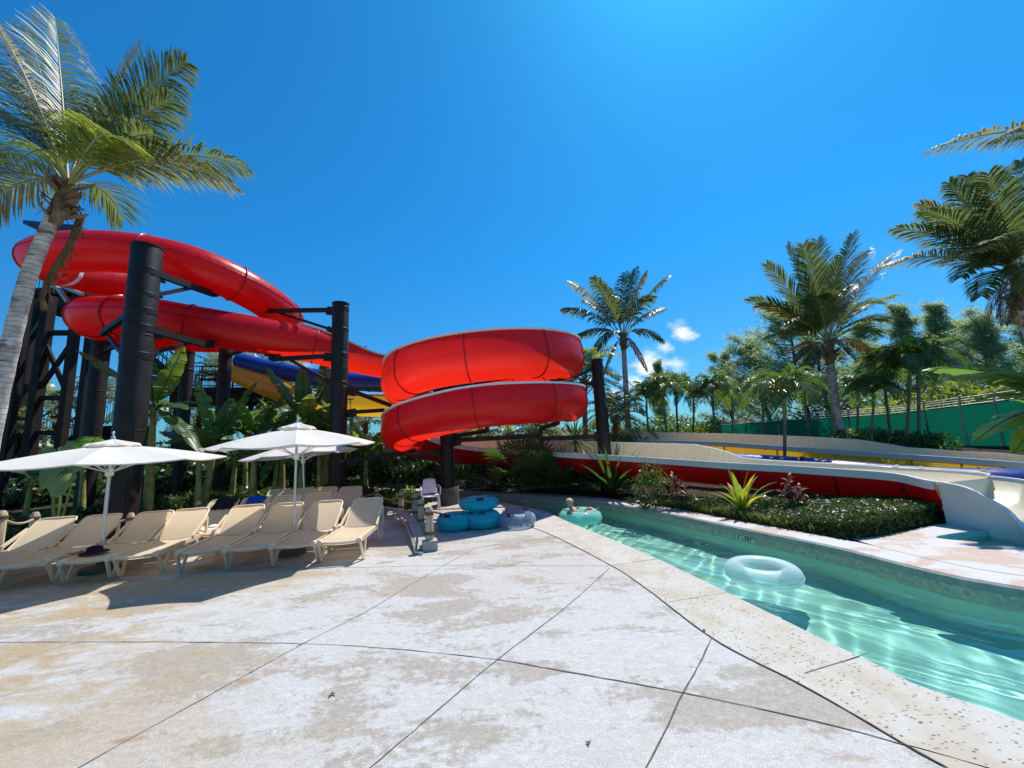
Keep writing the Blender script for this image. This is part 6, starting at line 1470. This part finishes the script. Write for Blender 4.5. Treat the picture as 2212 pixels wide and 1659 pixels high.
banana('banana plant with upright leaves in front of the slim column', Y(440, 1070, 12.0)*A(1, 1, 0)+A(0, 0, .1), Y(468, 950, 12.0),
       bl([(428, 822, 0, .1, 'banana_lime', 1.1), (555, 825, .2, .25, 'banana', .8), (370, 960, -.3, .4, 'banana', .9), (395, 1005, -.5, .5, 'banana', .9), (540, 930, -.2, .35, 'banana', .9), (500, 860, .6, .1, 'banana', 1), (560, 990, -.5, .45, 'banana', .8)], 12), 82, .10, .34)
banana('banana plant with a folded lime leaf left of the middle umbrella top', Y(545, 1065, 12.2)*A(1, 1, 0)+A(0, 0, .1), Y(552, 945, 12.2),
       bl([(522, 868, -.4, .15, 'banana_lime', 1.05), (585, 872, -.2, .1, 'banana', .9), (625, 838, .2, .2, 'banana', .8), (480, 930, -.3, .35, 'banana', .9), (510, 1010, -.5, .5, 'banana', .9), (640, 960, -.3, .4, 'banana', .9)], 12.2), 83, .10, .33)
banana('banana plant with many broad leaves left of the tall black column', Y(650, 1065, 12.8)*A(1, 1, 0)+A(0, 0, .1), Y(658, 910, 12.8),
       bl([(572, 790, .2, .25, 'banana', .9), (653, 790, .5, .0, 'banana', .8), (760, 868, -.4, .4, 'banana', 1.0), (700, 820, .3, .15, 'banana', .8), (672, 850, -.5, .1, 'banana_lime', .8), (610, 850, -.4, .2, 'banana', 1.0), (725, 925, -.3, .35, 'banana', 1.0), (590, 930, -.4, .4, 'banana', 1.0), (745, 770, .8, .2, 'banana', .7), (700, 1000, -.5, .4, 'banana', .8)], 12.8), 84, .11, .35)
banana('banana plant with drooping leaves right of the tall black column', Y(700, 1060, 13.6)*A(1, 1, 0)+A(0, 0, .1), Y(712, 890, 13.6),
       bl([(640, 830, .2, .3, 'banana', .9), (765, 862, .3, .35, 'banana', 1.0), (700, 775, .4, .05, 'banana', .9), (655, 935, -.4, .4, 'banana', 1.0), (775, 930, .2, .4, 'banana', 1.0), (735, 960, -.5, .45, 'banana_lime', .9)], 13.6), 88, .10, .33)
banana('shorter banana plant behind the rear umbrella, its leaves in shade', Y(500, 1070, 13.2)*A(1, 1, 0)+A(0, 0, .1), Y(510, 985, 13.2),
       bl([(440, 960, -.2, .35, 'banana', 1.0), (470, 900, .1, .1, 'banana', .9), (560, 930, .1, .25, 'banana', 1.0), (450, 1020, -.3, .4, 'banana', 1.0), (590, 990, -.2, .35, 'banana', 1.0)], 13.2), 89, .09, .32)
banana('banana plant seen between the middle umbrella and the rear umbrella', Y(590, 1075, 12.6)*A(1, 1, 0)+A(0, 0, .1), Y(600, 985, 12.6),
       bl([(540, 960, -.2, .3, 'banana', 1.0), (520, 1030, -.4, .4, 'banana', 1.0), (650, 1010, -.3, .3, 'banana_lime', .9), (590, 930, .2, .05, 'banana', .9), (560, 1050, -.5, .4, 'banana', .8)], 12.6), 85, .08, .30)
banana('banana plant outside the frame sending dark leaves in at the right edge', A(10.6, 6.9, 0), Y(2330, 880, 7.6),
       bl([(1990, 800, .2, .65, 'banana', 1.2), (2040, 820, -.4, .7, 'banana', 1.1), (2110, 865, -.2, .45, 'banana', 1.1), (2105, 955, -.3, .5, 'banana', 1.1), (2200, 760, .3, .2, 'banana', 1), (2190, 980, -.5, .4, 'banana_lime', .9), (2400, 700, .3, .2, 'banana', 1), (2520, 860, .2, .4, 'banana', 1)], 7.6), 86, .11, .33)
banana('dark banana leaves crossing the base of the black tower columns', Y(60, 1070, 11.5)*A(1, 1, 0)+A(0, 0, .1), Y(70, 1030, 11.5), bl([(-30, 1000, 0, .3, 'banana', .9), (20, 1070, -.3, .3, 'banana', .9), (100, 985, .3, .15, 'banana', .9), (160, 1050, -.3, .3, 'banana', .9)], 11.5), 87, .07, .22)
def low_banana(label, u, v, vb, y, n, L, seed):
    rng = random.Random(seed); c = Y(u, v, y); lv = []
    for k in range(n):
        az = k*2.4 + rng.uniform(-.4, .4); el = lerp(.15, 1.2, (k+.5)/n); l = L*rng.uniform(.8, 1.15)
        lv.append((c + A(math.cos(az)*math.cos(el), math.sin(az)*math.cos(el)*.7, math.sin(el))*l - A(0, 0, .25*l*math.cos(el)), .35*l*(.5+.6*math.cos(el)), 'banana_lime' if k % 4 == 3 else 'banana', rng.uniform(.85, 1.15)))
    banana(label, Y(u, vb, y)*A(1, 1, 0)+A(0, 0, .1), c, lv, seed, .09, .33)
for q in (('low spreading banana clump left of the middle umbrella', 430, 985, 1070, 11.6, 8, 1.35, 301), ('low spreading banana clump at the foot of the thickest column', 275, 1000, 1075, 11.2, 7, 1.1, 302), ('dark low banana clump just above the middle umbrella canopy', 610, 940, 1065, 13.3, 9, 1.5, 303), ('low banana clump beside the tall black column, above the rear umbrella', 690, 955, 1060, 13.0, 8, 1.4, 304), ('low banana clump deep in the bed behind the slim column', 530, 930, 1060, 14.6, 9, 1.5, 305), ('low banana clump behind the left umbrella canopy', 180, 1000, 1075, 12.0, 7, 1.1, 306), ('broad-leaved banana clump right of the tall black column by the coil', 790, 985, 1055, 14.2, 8, 1.3, 307)):
    low_banana(*q)
# elephant ear behind the left umbrella
ep = Y(128, 1092, 8.9); E_ = thing('elephant_ear_plant', 'pale lime elephant ear plant below the left umbrella rim', 'plant', (ep[0], ep[1], .1))
def ear_leaf(m, c, d, up, L, W, rng):
    d, up = nrm(d), nrm(up); sd = nrm(cross(d, up)); up = nrm(cross(sd, d)); rows = []
    for k in range(13):
        s = k/12; w_ = W*(math.sin(PI*(s*.92+.06))**.65)*(1.15-.5*s); row = []
        for q in (-1, -.6, -.25, 0, .25, .6, 1): row.append(np.asarray(c) + d*(s-.25)*L - d*L*.10*abs(q)**2*(1-s) + sd*w_*q + up*(.10*W*abs(q) - .25*W*q*q + .03*math.sin(s*9+q*3)*abs(q) - .16*L*s*s))
        rows.append(row)
    m.grid(rows)
rng = random.Random(2)
for (u, v, dy, d, up, L, W) in ((112, 1010, -.05, (-.2, -.5, -1), (0, -1, .5), .62, .27), (140, 1002, .05, (.15, -.3, 1), (0, -1, -.1), .68, .30), (163, 1008, .1, (.9, -.3, .35), (-.2, -.8, .6), .62, .24), (132, 1035, -.12, (.1, -.6, -.9), (0, -1, .6), .52, .29), (106, 995, .1, (-.5, 0, 1), (.3, -1, .2), .55, .2)):
    c = Y(u, v, 8.9+dy); m = MB(); ear_leaf(m, c, d, up, L, W, rng); m.build('leaf', MT['ear'], E_)
    m = MB(); m.tube([A(ep[0], ep[1], .05), lerp(A(ep[0], ep[1], .05), c, .6)+A(.02, 0, .05), c], [.025, .02, .012], 6, False); m.build('stalk', MT['ear'], E_)
# distant woodland closing the horizon
rng = random.Random(90); m = MB()
for k in range(210):
    a0 = rng.uniform(-1.02, 1.05); D = rng.uniform(44, 75); x, y = D*math.sin(a0), D*math.cos(a0)
    h = rng.uniform(1.6, 3.6)*(1.15 if a0 < -.1 else .85); leafblob(m, (x, y, h*.55), rng.uniform(1.8, 3.6), 1.6, h*.55, 150, .75, rng, .5)
tag(m.build('distant_trees', MT['shrub']), 'dark low woodland far behind the slides', 'woodland', kind='stuff')
